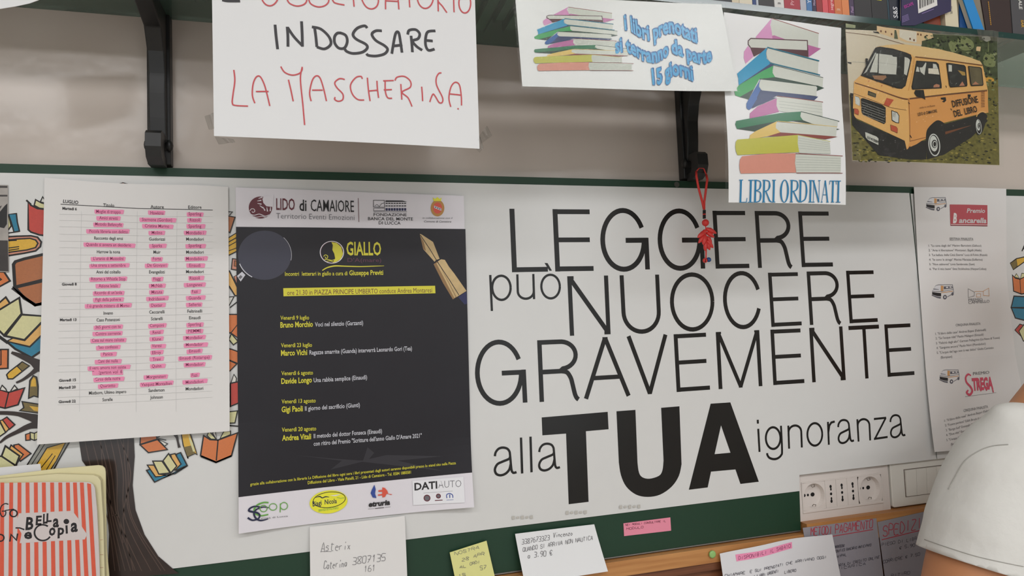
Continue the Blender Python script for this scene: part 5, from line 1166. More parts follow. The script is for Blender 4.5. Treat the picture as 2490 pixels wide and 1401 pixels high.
# ---- the van photograph
m_ph = M('photo_paper', (206, 190, 160), rough=.16, spec=.55)
van = Sheet('van_photograph', 'laminated colour photograph of an orange minibus with DIFFUSIONE DEL LIBRO', 'photograph', SY + .0014,
            [(2055, 72), (2424, 91), (2430, 402), (2072, 391)], m_ph, nx=8, nz=8, bend=lambda a, b: .0008 * math.sin(a * 5) + .0006)
V1 = crop(2040, 40, 6.225); V2 = crop(2040, 200, 5.929)
def cv(n, r, g, b, gr=0, gs=100): return M(n, (r, g, b), rough=.22, spec=.35, grain=gr, gscale=gs)
v_or = cv('van_orange', 222, 172, 104, .06, 20); v_or2 = cv('van_orange_side', 214, 150, 84, .08, 20); v_cr = cv('van_roof', 220, 186, 130, .04, 20); v_dk = cv('van_window_dark', 46, 48, 46, .25, 60); v_bk = cv('van_black', 34, 34, 33); v_br = cv('van_trim_brown', 110, 68, 44)
v_wl = cv('photo_wall', 206, 194, 170, .03, 30); v_gs = cv('photo_grass', 104, 98, 46, .75, 190); v_tr = cv('photo_trees', 64, 74, 48, .75, 150); v_gn = cv('photo_pale_leaves', 120, 128, 84, .4, 220); v_bd = cv('photo_house', 214, 184, 140); v_bd2 = cv('photo_house_white', 214, 206, 188); v_gy = cv('photo_grey', 170, 170, 162); v_rd = cv('photo_lamp_red', 186, 84, 58); v_lt = cv('photo_glass_light', 196, 196, 186); v_ch = cv('photo_chrome', 200, 202, 196)
g = van.part('picture_background')
van.k = (0, 0, 1)
g.poly(v_wl, [(2055, 72), (2424, 91), (2430, 402), (2072, 391)])
g.poly(v_tr, [(2236, 82), (2424, 91), (2427, 240), (2240, 140)]); 
g.poly(v_gs, [(2064, 230), (2200, 300), (2380, 180), (2426.5, 190), (2430, 401.5), (2072, 390.5)])
van.k = V1
g.poly(v_bd, [(560, 150), (700, 175), (1240, 240), (1240, 430), (1000, 400), (560, 250)]); g.poly(v_bd2, [(900, 205), (1160, 235), (1160, 400), (1020, 380), (900, 320)]); g.poly(v_bd, [(1160, 230), (1400, 260), (1420, 330), (1240, 380), (1240, 440), (1160, 400)])
g.poly(v_tr, [(825, 215), (850, 215), (880, 350), (820, 345)])
for x, y in ((610, 215), (680, 225), (770, 260), (1170, 260), (1215, 268), (1050, 330), (1110, 350)): g.poly(v_br, [(x, y), (x + 22, y + 3), (x + 22, y + 34), (x, y + 30)])
g.poly(v_gn, [(1800, 320), (1900, 310), (2020, 380), (2030, 480), (1900, 520), (1800, 460)], True); g.poly(v_gn, [(1650, 400), (1760, 380), (1800, 500), (1700, 540)], True); g.poly(v_bd, [(2075, 455), (2145, 460), (2135, 530), (2075, 520)]); g.poly(v_lt, [(2160, 310), (2270, 305), (2290, 360), (2220, 380)], True); g.line(v_gn, [(2260, 370), (2255, 760)], 14)
g.poly(v_gn, [(2190, 600), (2290, 560), (2360, 640), (2350, 760), (2200, 740)], True); g.poly(cv('photo_yellow_car', 200, 150, 60), [(2200, 915), (2360, 935), (2360, 980), (2210, 985)])
g.line(v_br, [(90, 245), (520, 300), (1000, 440)], 8); g.line(v_gy, [(180, 690), (850, 740), (1040, 770)], 5); g.poly(v_bk, [(120, 690), (180, 700), (175, 730), (125, 712)]); g.poly(v_bk, [(490, 235), (580, 240), (600, 270), (520, 255)])
g.poly(v_gn, [(90, 110), (240, 140), (235, 185), (95, 175)])
pr_ = random.Random(5); van.k = (0, 0, 1)
tones = [cv('grass_dark', 52, 52, 26), cv('grass_gold', 150, 136, 66), cv('grass_olive', 90, 88, 40), cv('grass_deep', 36, 38, 22)]
for q in range(4):
    for _ in range(130):
        cx, cy = pr_.uniform(2074, 2424), pr_.uniform(225, 396)
        if cy < 250 + (2400 - cx) * .12 and cx < 2400: cy = pr_.uniform(310, 394)
        a_, b_ = pr_.uniform(2, 6), pr_.uniform(1, 2.6); g.poly(tones[q], [(cx - a_, cy), (cx - a_ * .2, cy - b_), (cx + a_, cy - b_ * .2), (cx + a_ * .3, cy + b_)])
tones = [cv('leaf_dark', 34, 42, 28), cv('leaf_mid', 74, 88, 52), cv('leaf_pale', 128, 136, 96)]
for q in range(3):
    for _ in range(110 if q < 2 else 50):
        cx = pr_.uniform(2245, 2421); cy = pr_.uniform(86 + (cx - 2245) * .03, 128 + (cx - 2245) * .75)
        a_, b_ = pr_.uniform(1.5, 5.5), pr_.uniform(1.5, 4.5); g.poly(tones[q], [(cx - a_, cy), (cx - a_ * .2, cy - b_), (cx + a_, cy - b_ * .2), (cx + a_ * .3, cy + b_)])
g.done()
g = van.part('picture_van')
van.k = V2; g.poly(v_bk, [(150, 160), (220, 170), (240, 540), (370, 600), (950, 860), (1250, 850), (1240, 1120), (1000, 1120), (560, 1060), (300, 760), (180, 620)])
g.poly(v_bk, [(1500, 700), (2100, 500), (2140, 560), (1900, 800), (1500, 1050), (1250, 1120), (1240, 700)])
van.k = V1
g.poly(v_or, [(560, 470), (620, 455), (1000, 440), (1500, 500), (1900, 600), (2130, 680), (2175, 760), (2250, 1130), (2250, 1400), (1000, 1500), (200, 1400), (215, 990), (320, 890), (500, 560)])
g.poly(v_cr, [(540, 480), (700, 440), (960, 430), (1300, 470), (1700, 545), (2000, 630), (2140, 690), (2170, 745), (1130, 625), (1060, 570), (800, 500)])
van.k = V2
g.poly(v_or2, [(975, 235), (2135, 120), (2150, 440), (1980, 470), (1500, 590), (1240, 820), (1000, 930), (970, 975), (930, 860)])
g.poly(v_or, [(205, 0), (560, 120), (975, 240), (1000, 860), (960, 980), (930, 850), (230, 520), (205, 480)])
g.poly(v_br, [(1510, 720), (1900, 610), (1900, 625), (1515, 760)]); g.poly(v_or2, [(1000, 870), (1235, 810), (1100, 900), (1010, 940)])
g.poly(v_bk, [(1235, 830), (1250, 700), (1310, 620), (1400, 555), (1480, 580), (1510, 640), (1515, 900), (1420, 1060), (1300, 1080), (1240, 980)], True)
g.poly(v_bk, [(1500, 610), (1900, 500), (1990, 480), (1990, 600), (1510, 720)]); g.poly(v_bk, [(1985, 520), (2010, 460), (2070, 435), (2130, 480), (2120, 540), (2060, 720), (1990, 760), (1960, 640)], True)
g.line(v_or, [(1975, 500), (2000, 450), (2060, 425), (2120, 440)], 14, smooth=True)
for cx, cy, rx, ry, hx in ((1362, 910, 92, 158, 42), (2012, 645, 44, 106, 20)):
    g.ell(v_bk, cx, cy, rx * 1.05, ry * 1.03, rot=-6, n=24); g.ell(v_ch, cx - 5, cy, rx * .86, ry * .98, rot=-6, n=28, line=rx * .18); g.ell(v_ch, cx - 12, cy - 20, rx * .62, ry * .72, rot=-6, n=24); g.ell(v_bk, cx - 2, cy - 15, hx, ry * .38, n=16); g.ell(v_ch, cx + 2, cy - 12, hx * .62, ry * .26, n=14, line=rx * .12)
g.line(v_br, [(215, 15), (540, 120), (850, 230), (975, 255)], [14, 16, 20, 22], smooth=True); g.line(v_br, [(205, 170), (500, 280), (720, 370), (950, 410)], 6, smooth=True)
g.line(v_br, [(1000, 250), (1500, 190), (2130, 125)], 14); g.line(v_bk, [(1000, 240), (1500, 180), (2130, 112)], 5)
g.poly(v_bk, [(300, 245), (330, 235), (600, 330), (655, 375), (655, 590), (630, 612), (340, 480), (310, 440)])
for q in range(6): g.line(v_gy, [(315, 290 + q * 36), (640, 410 + q * 36)], 4)
g.poly(v_bk, [(405, 130), (520, 175), (512, 232), (398, 190)]); g.poly(cv('badge_olive', 92, 86, 62), [(420, 148), (508, 182), (502, 220), (412, 185)])
g.poly(v_rd, [(670, 235), (770, 262), (700, 360), (625, 330)])
g.poly(v_bk, [(735, 410), (820, 440), (850, 490), (845, 600), (800, 595), (740, 560)]); g.poly(v_ch, [(745, 425), (815, 450), (840, 495), (835, 590), (800, 585), (748, 550)]); g.poly(v_gy, [(760, 440), (800, 450), (790, 520), (755, 500)])
g.poly(v_ch, [(215, 210), (270, 225), (290, 270), (285, 350), (225, 320)]); g.line(v_bk, [(215, 205), (270, 222), (290, 270), (285, 350)], 5)
g.poly(v_rd, [(722, 622), (805, 650), (825, 680), (820, 740), (730, 700)]); g.line(v_br, [(722, 622), (805, 650), (825, 680), (820, 740), (730, 700)], 5, closed=True); g.poly(v_rd, [(205, 385), (255, 395), (272, 430), (265, 480), (210, 455)]); g.line(v_br, [(205, 385), (255, 395), (272, 430), (265, 480), (210, 455)], 5)
g.poly(v_lt, [(360, 725), (520, 790), (550, 820), (548, 912), (400, 840), (368, 800)]); g.line(v_gy, [(385, 790), (540, 865)], 22)
for q in range(10): g.line(v_br, [(2040, 150 + q * 23), (2092, 145 + q * 23)], 8)
g.line(v_br, [(985, 240), (1000, 560), (1000, 860)], 5); g.line(v_br, [(1000, 858), (1235, 800)], 5)
g.poly(v_bk, [(1450, 230), (1520, 222), (1530, 270), (1500, 298), (1470, 285), (1500, 262), (1455, 252)]); g.poly(v_bk, [(1845, 180), (1890, 182), (1885, 215), (1850, 230)]); g.poly(v_bk, [(1080, 120), (1200, 120), (1225, 260), (1180, 235), (1095, 215), (1062, 165)])
g.line(v_bk, [(975, 300), (1000, 320)], 10); g.line(v_bk, [(1000, 770), (1025, 810)], 12); g.line(v_bk, [(1595, 385), (1612, 410)], 10); g.line(v_bk, [(1525, 55), (1535, 85)], 9)
van.k = V1
g.poly(v_bk, [(540, 480), (600, 468), (800, 500), (1000, 560), (1065, 590), (1080, 640), (1050, 780), (985, 1060), (930, 1105), (860, 1100), (600, 1010), (312, 905), (340, 850), (520, 500)], False)
g.poly(v_dk, [(565, 490), (800, 520), (1000, 575), (1050, 610), (1060, 650), (1030, 780), (970, 1045), (925, 1085), (860, 1080), (640, 1000), (440, 925), (380, 880), (520, 560)])
g.poly(v_lt, [(585, 575), (780, 600), (790, 620), (852, 625), (855, 740), (840, 890), (640, 880), (578, 870)]); g.line(v_gy, [(585, 710), (852, 745)], 6); g.poly(v_lt, [(970, 625), (1020, 640), (1050, 670), (1035, 760), (1000, 905), (960, 880)]); g.poly(v_lt, [(540, 580), (572, 570), (560, 860), (445, 855)]); g.poly(v_gy, [(525, 560), (545, 565), (400, 850), (350, 880), (370, 850)])
g.poly(cv('seat_tan', 150, 110, 80), [(480, 905), (680, 905), (700, 930), (640, 980), (520, 960)]); g.line(v_bk, [(440, 860), (640, 890)], 12)
g.poly(v_bk, [(1150, 680), (1450, 698), (1490, 730), (1535, 1040), (1535, 1095), (1090, 1118), (1075, 1080)]); g.poly(v_dk, [(1162, 695), (1445, 712), (1475, 740), (1520, 1045), (1515, 1080), (1100, 1100), (1090, 1070)])
g.poly(v_lt, [(1155, 770), (1180, 780), (1195, 850), (1140, 845)]); g.poly(v_lt, [(1195, 785), (1240, 780), (1290, 705), (1300, 720), (1270, 900), (1210, 850)]); g.poly(v_bd2, [(1330, 795), (1480, 800), (1500, 890), (1330, 875)]); g.poly(v_lt, [(1400, 725), (1450, 735), (1475, 795), (1400, 795)]); g.poly(cv('seat_orange', 176, 120, 92), [(1415, 1050), (1455, 1030), (1500, 1045), (1500, 1080), (1405, 1085)])
g.poly(v_bk, [(1605, 715), (1640, 710), (1880, 742), (1905, 770), (1930, 1040), (1920, 1065), (1670, 1082), (1650, 1050)]); g.poly(v_dk, [(1620, 730), (1875, 755), (1890, 780), (1915, 1040), (1905, 1052), (1680, 1068), (1665, 1040)]); g.poly(v_lt, [(1640, 738), (1690, 745), (1690, 845), (1640, 840)]); g.poly(cv('reflection_gold', 168, 134, 70), [(1780, 820), (1890, 850), (1900, 900), (1850, 900)]); g.poly(cv('seat_orange', 0, 0, 0), [(1800, 1060), (1850, 990), (1890, 1055)])
g.poly(v_bk, [(1940, 755), (2130, 775), (2150, 800), (2175, 1035), (2165, 1052), (1990, 1060), (1975, 1030)]); g.poly(cv('window_olive', 98, 90, 66, .4, 90), [(1955, 768), (2125, 788), (2140, 810), (2160, 1030), (2150, 1040), (2000, 1045), (1990, 1025)]); g.poly(cv('seat_orange', 0, 0, 0), [(2000, 1040), (2050, 990), (2110, 1035)])
g.line(v_br, [(1130, 622), (1600, 670), (2165, 745)], 12); g.line(v_or2, [(1120, 640), (1085, 900), (1030, 1130)], 6); g.poly(v_bk, [(380, 645), (415, 650), (420, 720), (390, 800), (385, 730)])
g.line(v_bk, [(410, 920), (540, 980), (550, 1010)], 10); g.line(v_bk, [(640, 1010), (780, 1070), (795, 1095)], 10)
g.ell(v_rd, 428, 990, 8, 8, n=8); g.ell(v_rd, 624, 1058, 8, 8, n=8)
g.done()
g = van.part('lettering', 'dark lettering on the pictured van'); van.k = V2
g.text(v_bk, 'DIFFUSIONE', 1625, 368, 1998, 295, 92, .015); g.done(); g = van.part('lettering', 'dark lettering on the pictured van'); g.text(v_bk, 'DEL  LIBRO', 1650, 508, 1985, 430, 88, .015); g.done(); g = van.part('lettering', 'small lettering on the pictured van door'); g.text(v_br, 'sede in via Roma', 1140, 390, 1365, 355, 26); g.text(v_bk, 'LIDO di CAMAIORE', 1115, 495, 1395, 440, 42, .01)
g.done(); g = van.part('number_plate_text'); g.text(v_bk, 'LU 412089', 385, 815, 540, 890, 36, .01); g.done(); van.k = (0, 0, 1)
lamination(van, [(2052, 66), (2440, 84), (2441, 406), (2067, 396)], SY - .0016)
tape(van, [(2375, 70), (2430, 76), (2428, 100), (2380, 98)], SY - .0032)
# white curved sheet hanging at the top left corner
cs = empty('hanging_card', tuple(W(20, -60, SY)), 'rounded white card hanging at the top left corner of the picture', 'card'); cs['_org'] = tuple(cs.location)
pts = [W(x, y, SY) for x, y in ((-160, -120), (120, -120), (112, -30), (94, 0), (72, 8), (40, 15), (0, 21.5), (-60, 30), (-160, 38))]
slab('card_sheet', [(p.x, p.z) for p in pts], SY, SY + .0006, m_sign, cs)
# ---------------------------------------------------------------- sockets, switches, wooden rail below the board
RZT = z_of(-.3285); RZB = W(1600, 1389, -.010).z; RYF = -.010
m_wood = bpy.data.materials.new('rail_wood'); m_wood.use_nodes = True
def wood_nodes(mt, c1, c2, scale=(3, 40, 60), rough=.45):
    nt = mt.node_tree; b = nt.nodes['Principled BSDF']; tc = nt.nodes.new('ShaderNodeTexCoord'); mp = nt.nodes.new('ShaderNodeMapping'); n = nt.nodes.new('ShaderNodeTexNoise'); r = nt.nodes.new('ShaderNodeValToRGB')
    mp.inputs['Scale'].default_value = scale; n.inputs['Scale'].default_value = 2.0; n.inputs['Detail'].default_value = 6
    r.color_ramp.elements[0].position = .35; r.color_ramp.elements[1].position = .68
    r.color_ramp.elements[0].color = (*[lin(v) for v in c1], 1); r.color_ramp.elements[1].color = (*[lin(v) for v in c2], 1)
    nt.links.new(tc.outputs['Object'], mp.inputs[0]); nt.links.new(mp.outputs[0], n.inputs['Vector']); nt.links.new(n.outputs[0], r.inputs[0]); nt.links.new(r.outputs[0], b.inputs['Base Color']); b.inputs['Roughness'].default_value = rough
wood_nodes(m_wood, (176, 118, 66), (206, 150, 92))
m_wdk = bpy.data.materials.new('cabinet_wood_dark'); m_wdk.use_nodes = True; wood_nodes(m_wdk, (104, 62, 40), (140, 88, 58))
zR2 = W(2050, 1256, .002).z
rail = slab('wooden_rail', [(XL, RZB), (2.2, RZB), (2.2, zR2), (XN + .004, zR2), (XN + .004, RZT), (XL, RZT)], RYF, WALLY - .001, m_wood)
tag(rail, 'light brown wooden rail running under the green board and the sockets', 'rail')
cab = empty('cabinet', ((XL + 2.2) / 2, WALLY, 0.0), 'dark brown wooden cabinet front beneath the light rail', 'cabinet')
box('front_panel', XL, 2.2, .002, WALLY - .001, .0, RZB - .0008, m_wdk, cab)
box('top_lip', XL, 2.2, -.006, .0019, RZB - .012, RZB - .0008, m_wdk, cab)
m_pl = M('socket_plastic', (226, 218, 212), rough=.32, spec=.5); m_pl2 = M('switch_plastic', (232, 230, 222), rough=.28, spec=.5); m_hole = M('socket_hole_black', (16, 14, 14), rough=.7); m_clip = M('earth_clip_metal', (120, 112, 100), rough=.3, metal=.8)
c6 = crop(1920, 1120, 6.225)
def X6(x, y, yy=.004):
    p = W(c6[0] + x / c6[2], c6[1] + y / c6[2], yy); return p.x, p.z
xa = XN + .0045; xb, _ = X6(1512, 400); zt6 = zb2 - .0002 + .012; _, zb6 = X6(160, 935)
sock = empty('power_socket_unit', ((xa + xb) / 2, WALLY, zb6), 'white plastic power socket unit with two round outlets under the panel', 'power socket'); sock['_org'] = tuple(sock.location)
zs0 = z_of(-.2402) ; 

x0, z1 = X6(188, 350); x1, z2 = X6(1378, 205); x3, z0 = X6(200, 768)
ztop = (z1 + z2) / 2; xL, xR = x0, x1; zbot = z0
m_ = (X6(545, 600)[0], X6(712, 600)[0], X6(882, 600)[0], X6(1045, 600)[0])
fr = .0016
for a, b, c_, d_ in ((xL - fr, xR + fr, ztop, ztop + fr), (xL - fr, xR + fr, zbot - fr * 2.2, zbot), (xL - fr, xL, zbot, ztop), (xR, xR + fr, zbot, ztop)):
    box('frame_strip', a, b, .0030, .0055, c_, d_, m_pl, sock, .0004)
for bi, (a, b, c_, d_) in enumerate(((xa, xL - fr - .0001, zb6, zs0), (xR + fr + .0001, xb, zb6, zs0), (xL - fr, xR + fr, ztop + fr + .0001, zs0), (xL - fr, xR + fr, zb6, zbot - fr * 2.2 - .0001))):
    box('back_box', a, b, .0046, WALLY - .0005, c_, d_, m_pl, sock)
def hole_plate(name, xc, zc_, hw, hh, r, yf, depth, mat, parent):
    n = 32; V, F = [], []
    for k in range(n):
        a = 2 * math.pi * k / n; c_, s_ = math.cos(a), math.sin(a); t_ = min(hw / max(abs(c_), 1e-6), hh / max(abs(s_), 1e-6))
        V += [(xc + c_ * t_, yf, zc_ + s_ * t_), (xc + c_ * r, yf, zc_ + s_ * r), (xc + c_ * r * .93, yf + depth, zc_ + s_ * r * .93)]
    V.append((xc, yf + depth, zc_))
    for k in range(n):
        a, b = 3 * k, 3 * ((k + 1) % n); F += [(a, a + 1, b + 1, b), (a + 1, a + 2, b + 2, b + 1), (a + 2, 3 * n, b + 2)]
    return world_mesh(name, V, [f[::-1] for f in F], mat, parent)
def disc(name, xc, zc_, rx, rz, y, mat, parent, n=16, parts=()):
    V, F = [], []
    for (ox, oz, ax, az) in ((0, 0, rx, rz),) + tuple(parts):
        k = len(V); V += [(xc + ox + ax * math.cos(2 * math.pi * q / n), y, zc_ + oz + az * math.sin(2 * math.pi * q / n)) for q in range(n)]; F.append(tuple(range(k, k + n)))
    return world_mesh(name, V, F, mat, parent)
zc6 = (ztop + zbot) / 2
for (a, b) in ((xL, m_[0]), (m_[3], xR)):
    xc = (a + b) / 2; hw = (b - a) / 2 - .0002; hh = (ztop - zbot) / 2
    o = hole_plate('round_outlet', xc, zc6, hw, hh, min(hw, hh) * .93, .0034, .0072, m_pl, sock)
    for q, (dx, rr) in enumerate(((-.62, .0023), (-.30, .0019), (.12, .0030))):
        disc('pin_hole', xc + dx * hw, zc6 + .0005, rr * (1.25 if q == 2 else 1), rr * 1.05, .0103, m_hole, sock)
    for s_ in (-1, 1):
        tube('earth_clip', [(xc - .0028, .0060, zc6 + s_ * hh * .76), (xc - .0022, .0045, zc6 + s_ * hh * .62), (xc + .0024, .0045, zc6 + s_ * hh * .66), (xc + .0030, .0060, zc6 + s_ * hh * .80)], .0005, m_clip, sock, 6)
for q in range(3):
    a, b = m_[q] + .0002, m_[q + 1] - .0002
    o = box('narrow_outlet', a, b, .0034, .0056, zbot, ztop, m_pl, sock, .0003)
    xc = (a + b) / 2; h_ = (ztop - zbot)
    disc('pin_hole', xc, zc6 + h_ * .27, .0021, .0026, .0032, m_hole, sock, parts=((.0002, -.0042, .0015, .0022),))
    disc('pin_hole', xc, zc6 - h_ * .0, .0021, .0022, .0032, m_hole, sock)
    disc('pin_hole', xc, zc6 - h_ * .27, .0021, .0026, .0032, m_hole, sock, parts=((.0002, .0042, .0015, .0022),))
sw = empty('light_switch_unit', (X6(2000, 400)[0], WALLY, X6(2000, 700)[1]), 'white light switch plate with four rockers, partly behind the person', 'light switch'); sw['_org'] = tuple(sw.location)
xs0 = X6(1545, 500)[0]; xs1 = xs0 + .150; zsb = X6(1560, 716)[1]
slab('switch_plate', [(xs0, zsb + .003), (xs0 + .001, zsb + .001), (xs0 + .003, zsb), (xs1, zsb), (xs1, zs0), (xs0, zs0)], .0030, WALLY - .0005, m_pl2, sw, .0012)
xr0, zr1 = X6(1748, 148, .001); zr0 = X6(1768, 548, .001)[1]; rw = (X6(2200, 300)[0] - xr0) / 3
for q in range(4):
    a = xr0 + q * rw; V = [(a + .0003, .0012, zr0), (a + rw - .0003, .0012, zr0), (a + rw - .0003, -.0008, zr1), (a + .0003, -.0008, zr1), (a + .0003, .0030, zr0), (a + rw - .0003, .0030, zr0), (a + rw - .0003, .0030, zr1), (a + .0003, .0030, zr1)]
    world_mesh('rocker', V, [(0, 1, 2, 3), (4, 7, 6, 5), (0, 4, 5, 1), (1, 5, 6, 2), (2, 6, 7, 3), (3, 7, 4, 0)], m_pl2, sw)
m_gap = M('frame_gap_shadowline', (120, 108, 98), rough=.7)  # dark strips stand in for the shade in the gap round the rockers
for a, b, c_, d_ in ((xr0 - .0011, xr0 - .0002, zr0 - .001, zr1 + .001), (xr0, xr0 + 4 * rw, zr1 + .0001, zr1 + .0010), (xr0, xr0 + 4 * rw, zr0 - .0010, zr0 - .0001)):
    box('rocker_frame', a, b, .0022, .0030, c_, d_, m_gap, sw)

# ---------------------------------------------------------------- notes and sheets along the bottom
m_pen = M('pencil_grey', (128, 126, 128), rough=.6); m_ballp = M('ballpoint_grey', (104, 102, 112), rough=.6)
def note(name, label, cat, y, c4, mat, bend=None, edge=None, group=None): return Sheet(name, label, cat, y, c4, mat, bend=bend, nx=8, nz=8, edge=edge, group=group)
n1 = note('white_note', 'white note pinned under the poster with faint pencil handwriting', 'note', -.0036, [(753, 1281), (984, 1254), (992, 1520), (756, 1530)], m_paper, bend=lambda a, b: .0006 + .012 * (1 - b) ** .8 + .002 * math.sin(a * 3.1))
k8 = crop(740, 1250, 4.98); n1.k = k8; g = n1.part('handwriting')
g.hand(m_pen, 'Aste', 200, 440, 430, 415, 110, 6, seed=2); g.hand(m_pen, 'rix', 420, 418, 570, 400, 90, 6, seed=3); g.line(m_pen, [(195, 440), (330, 438)], 5); g.hand(m_pen, 'Caterina', 235, 640, 520, 608, 88, 6, seed=4)
g.hand(m_pen, '3807135', 578, 588, 985, 532, 82, 6, seed=5); g.hand(m_pen, '161', 715, 668, 860, 655, 72, 5, seed=6); g.done()
n2 = note('yellow_sticky_note', 'small pale yellow sticky note tilted on the green board', 'sticky note', -.0040, [(1093, 1343), (1183, 1315), (1204, 1420), (1111, 1440)], M('sticky_yellow', (226, 224, 148), rough=.75), bend=lambda a, b: .0004 + .011 * (1 - b) ** 1.2)
n2.k = k8; g = n2.part('handwriting')
for t, a, b, c_, d_, h, sd in (('NOSTRA', 1815, 492, 2125, 405, 34, 1), ('28 APR', 1900, 560, 2185, 478, 34, 2), ('ORDI', 1995, 605, 2120, 575, 30, 3), ('57', 2115, 660, 2195, 640, 46, 4), ('AL', 1870, 640, 1960, 625, 26, 5), ('15', 1850, 735, 1950, 715, 26, 6)): g.hand(m_ballp, t, a, b, c_, d_, h, 4, seed=sd)
g.done()
n3 = note('folded_note', 'white folded note with grey handwriting reaching over the wooden rail', 'note', -.0040, [(1250.7, 1296.8), (1444.6, 1275), (1468.7, 1382), (1268, 1412)], m_sign, bend=lambda a, b: .0006 + .013 * (1 - b) ** 1.3 + .003 * (1 - a) ** 2)
n3.k = crop(1160, 1100, 3.11); g = n3.part('handwriting')
g.hand(m_pen, '3387673323', 330, 688, 545, 652, 34, 4, seed=7); g.hand(m_pen, 'Vincenzo', 570, 640, 722, 622, 34, 4, seed=8); g.hand(m_pen, 'QUANDO SI ARRIVA NON NAUTICA', 335, 738, 870, 652, 28, 3.5, seed=9); g.hand(m_pen, 'a 3,90 €', 370, 785, 560, 762, 36, 4, seed=10); g.done()
n4 = note('pink_sticky_note', 'narrow pink sticky note on the green strip', 'sticky note', -.0010, [(1516, 1273), (1630, 1258.5), (1632, 1290.7), (1517.6, 1304)], M('sticky_pink', (238, 146, 168), rough=.75))
n4.k = crop(1160, 1100, 3.11); g = n4.part('handwriting'); m_pkt = M('note_ink_wine', (120, 50, 70), rough=.6)
g.hand(m_pkt, 'NEI MODULI CONSULTARE IL', 1122, 556, 1430, 524, 13, 2.6, seed=11); g.hand(m_pkt, 'MODULO', 1130, 586, 1262, 572, 15, 2.6, seed=12); g.done()
n5y = RYF - .004
n6 = note('payment_sheet', 'grey plastic-covered sheet headed METODI PAGAMENTO in red', 'paper sheet', RYF - .0008, [(1952, 1284), (2131, 1260.5), (2160, 1500), (1990, 1500)], M('plastic_sleeve_grey', (158, 156, 164), rough=.22, spec=.6))
m_redp = M('red_pen', (184, 70, 84), rough=.5); m_dkp = M('dark_pen', (84, 82, 92), rough=.5); k5_ = crop(1750, 1050, 3.365)
n6.k = k5_; g = n6.part('red_heading'); g.hand(m_redp, 'METODI', 745, 852, 925, 828, 62, 7, seed=1, slant=.05); g.hand(m_redp, 'PAGAMENTO', 945, 828, 1258, 786, 68, 7, seed=2, slant=.05); g.line(m_redp, [(918, 857), (1255, 800)], 7); g.done()
g = n6.part('small_print')
for t, a, b, c_, d_ in (('CONTRASSEGNO', 930, 955, 1020, 940), ('BONIFICO BANCARIO ANTICIPATO', 940, 990, 1240, 935), ('PAYPAL', 945, 1035, 1040, 1012), ('CARTA DI CREDITO ONLINE', 950, 1108, 1310, 1032), ('RICARICA', 955, 1130, 1200, 1085)): g.hand(m_dkp, t, a, b, c_, d_, 20, 3.6, seed=int(a))
g.done()
n7 = note('shipping_sheet', 'grey plastic-covered sheet headed SPEDIZIONI in red beside the arm', 'paper sheet', RYF - .0010, [(2134, 1270), (2330, 1226), (2370, 1480), (2165, 1500)], MATS['plastic_sleeve_grey'])
n7.k = k5_; g = n7.part('red_heading'); g.hand(m_redp, 'SPEDIZIONI', 1335, 858, 1800, 745, 84, 7, seed=3, slant=.05); g.line(m_redp, [(1325, 885), (1650, 805)], 7); g.done()
g = n7.part('small_print')
for t, a, b, c_, d_ in (('PIEGO DI LIBRI', 1325, 935, 1640, 880), ('€ 5,90', 1470, 962, 1600, 935), ('CORRIERE € 7,50', 1335, 1075, 1640, 1010), ('RITIRO', 1400, 1190, 1560, 1160)): g.hand(m_dkp, t, a, b, c_, d_, 24, 3.6, seed=int(a))
g.done()
n5 = note('order_sheet', 'white curled sheet with a pink highlighted line, taped on the wooden rail', 'paper sheet', n5y, [(1749, 1346), (2018, 1298), (2040, 1440), (1762, 1470)], m_paper2, bend=lambda a, b: .001 + .004 * math.sin(a * 5) ** 2 + .006 * (1 - b), edge=lambda u, v: (0, .0030 * math.sin(u * 3.1) * (1 - v)))
n5.k = k5_; g = n5.part('highlight_band'); g.poly(m_hil, [(118, 1000), (300, 968), (585, 900), (585, 950), (330, 1012), (125, 1055)]); g.done()
g = n5.part('handwriting'); g.hand(m_mag, 'DISPONIBILI IL SABATO', 140, 1040, 575, 940, 26, 3.4, seed=1)
for t, a, b, c_, d_ in (('E SUI PRENOTATI CHE ARRIVANO OGGI', 225, 1140, 850, 1020), ('CHIAMARE', 30, 1180, 190, 1150), ('I LIBRI URGENTI', 250, 1180, 460, 1135), ('LIBERO', 510, 1150, 610, 1135)): g.hand(m_dkp, t, a, b, c_, d_, 20, 3.2, seed=int(b))
g.done(); n5.k = (0, 0, 1)
pc = W(1730, 1347, RYF)
pin = empty('push_pin', (pc.x, RYF, pc.z), 'round pale green push pin in the wooden rail', 'push pin'); pin['_org'] = tuple(pin.location)
m_pin = M('pin_green', (150, 196, 118), rough=.4)
v, f = tube_vf([(pc.x, RYF - .0004, pc.z), (pc.x, RYF - .0012, pc.z), (pc.x, RYF - .0030, pc.z), (pc.x, RYF - .0040, pc.z), (pc.x, RYF - .0044, pc.z)], [.0030, .0052, .0054, .0046, .0030], 20); world_mesh('pin_head', v, f, m_pin, pin, smooth=True)
v, f = tube_vf([(pc.x, RYF + .004, pc.z), (pc.x, RYF - .0004, pc.z)], [.0004, .0006], 6); world_mesh('needle', v, f, m_clip, pin)

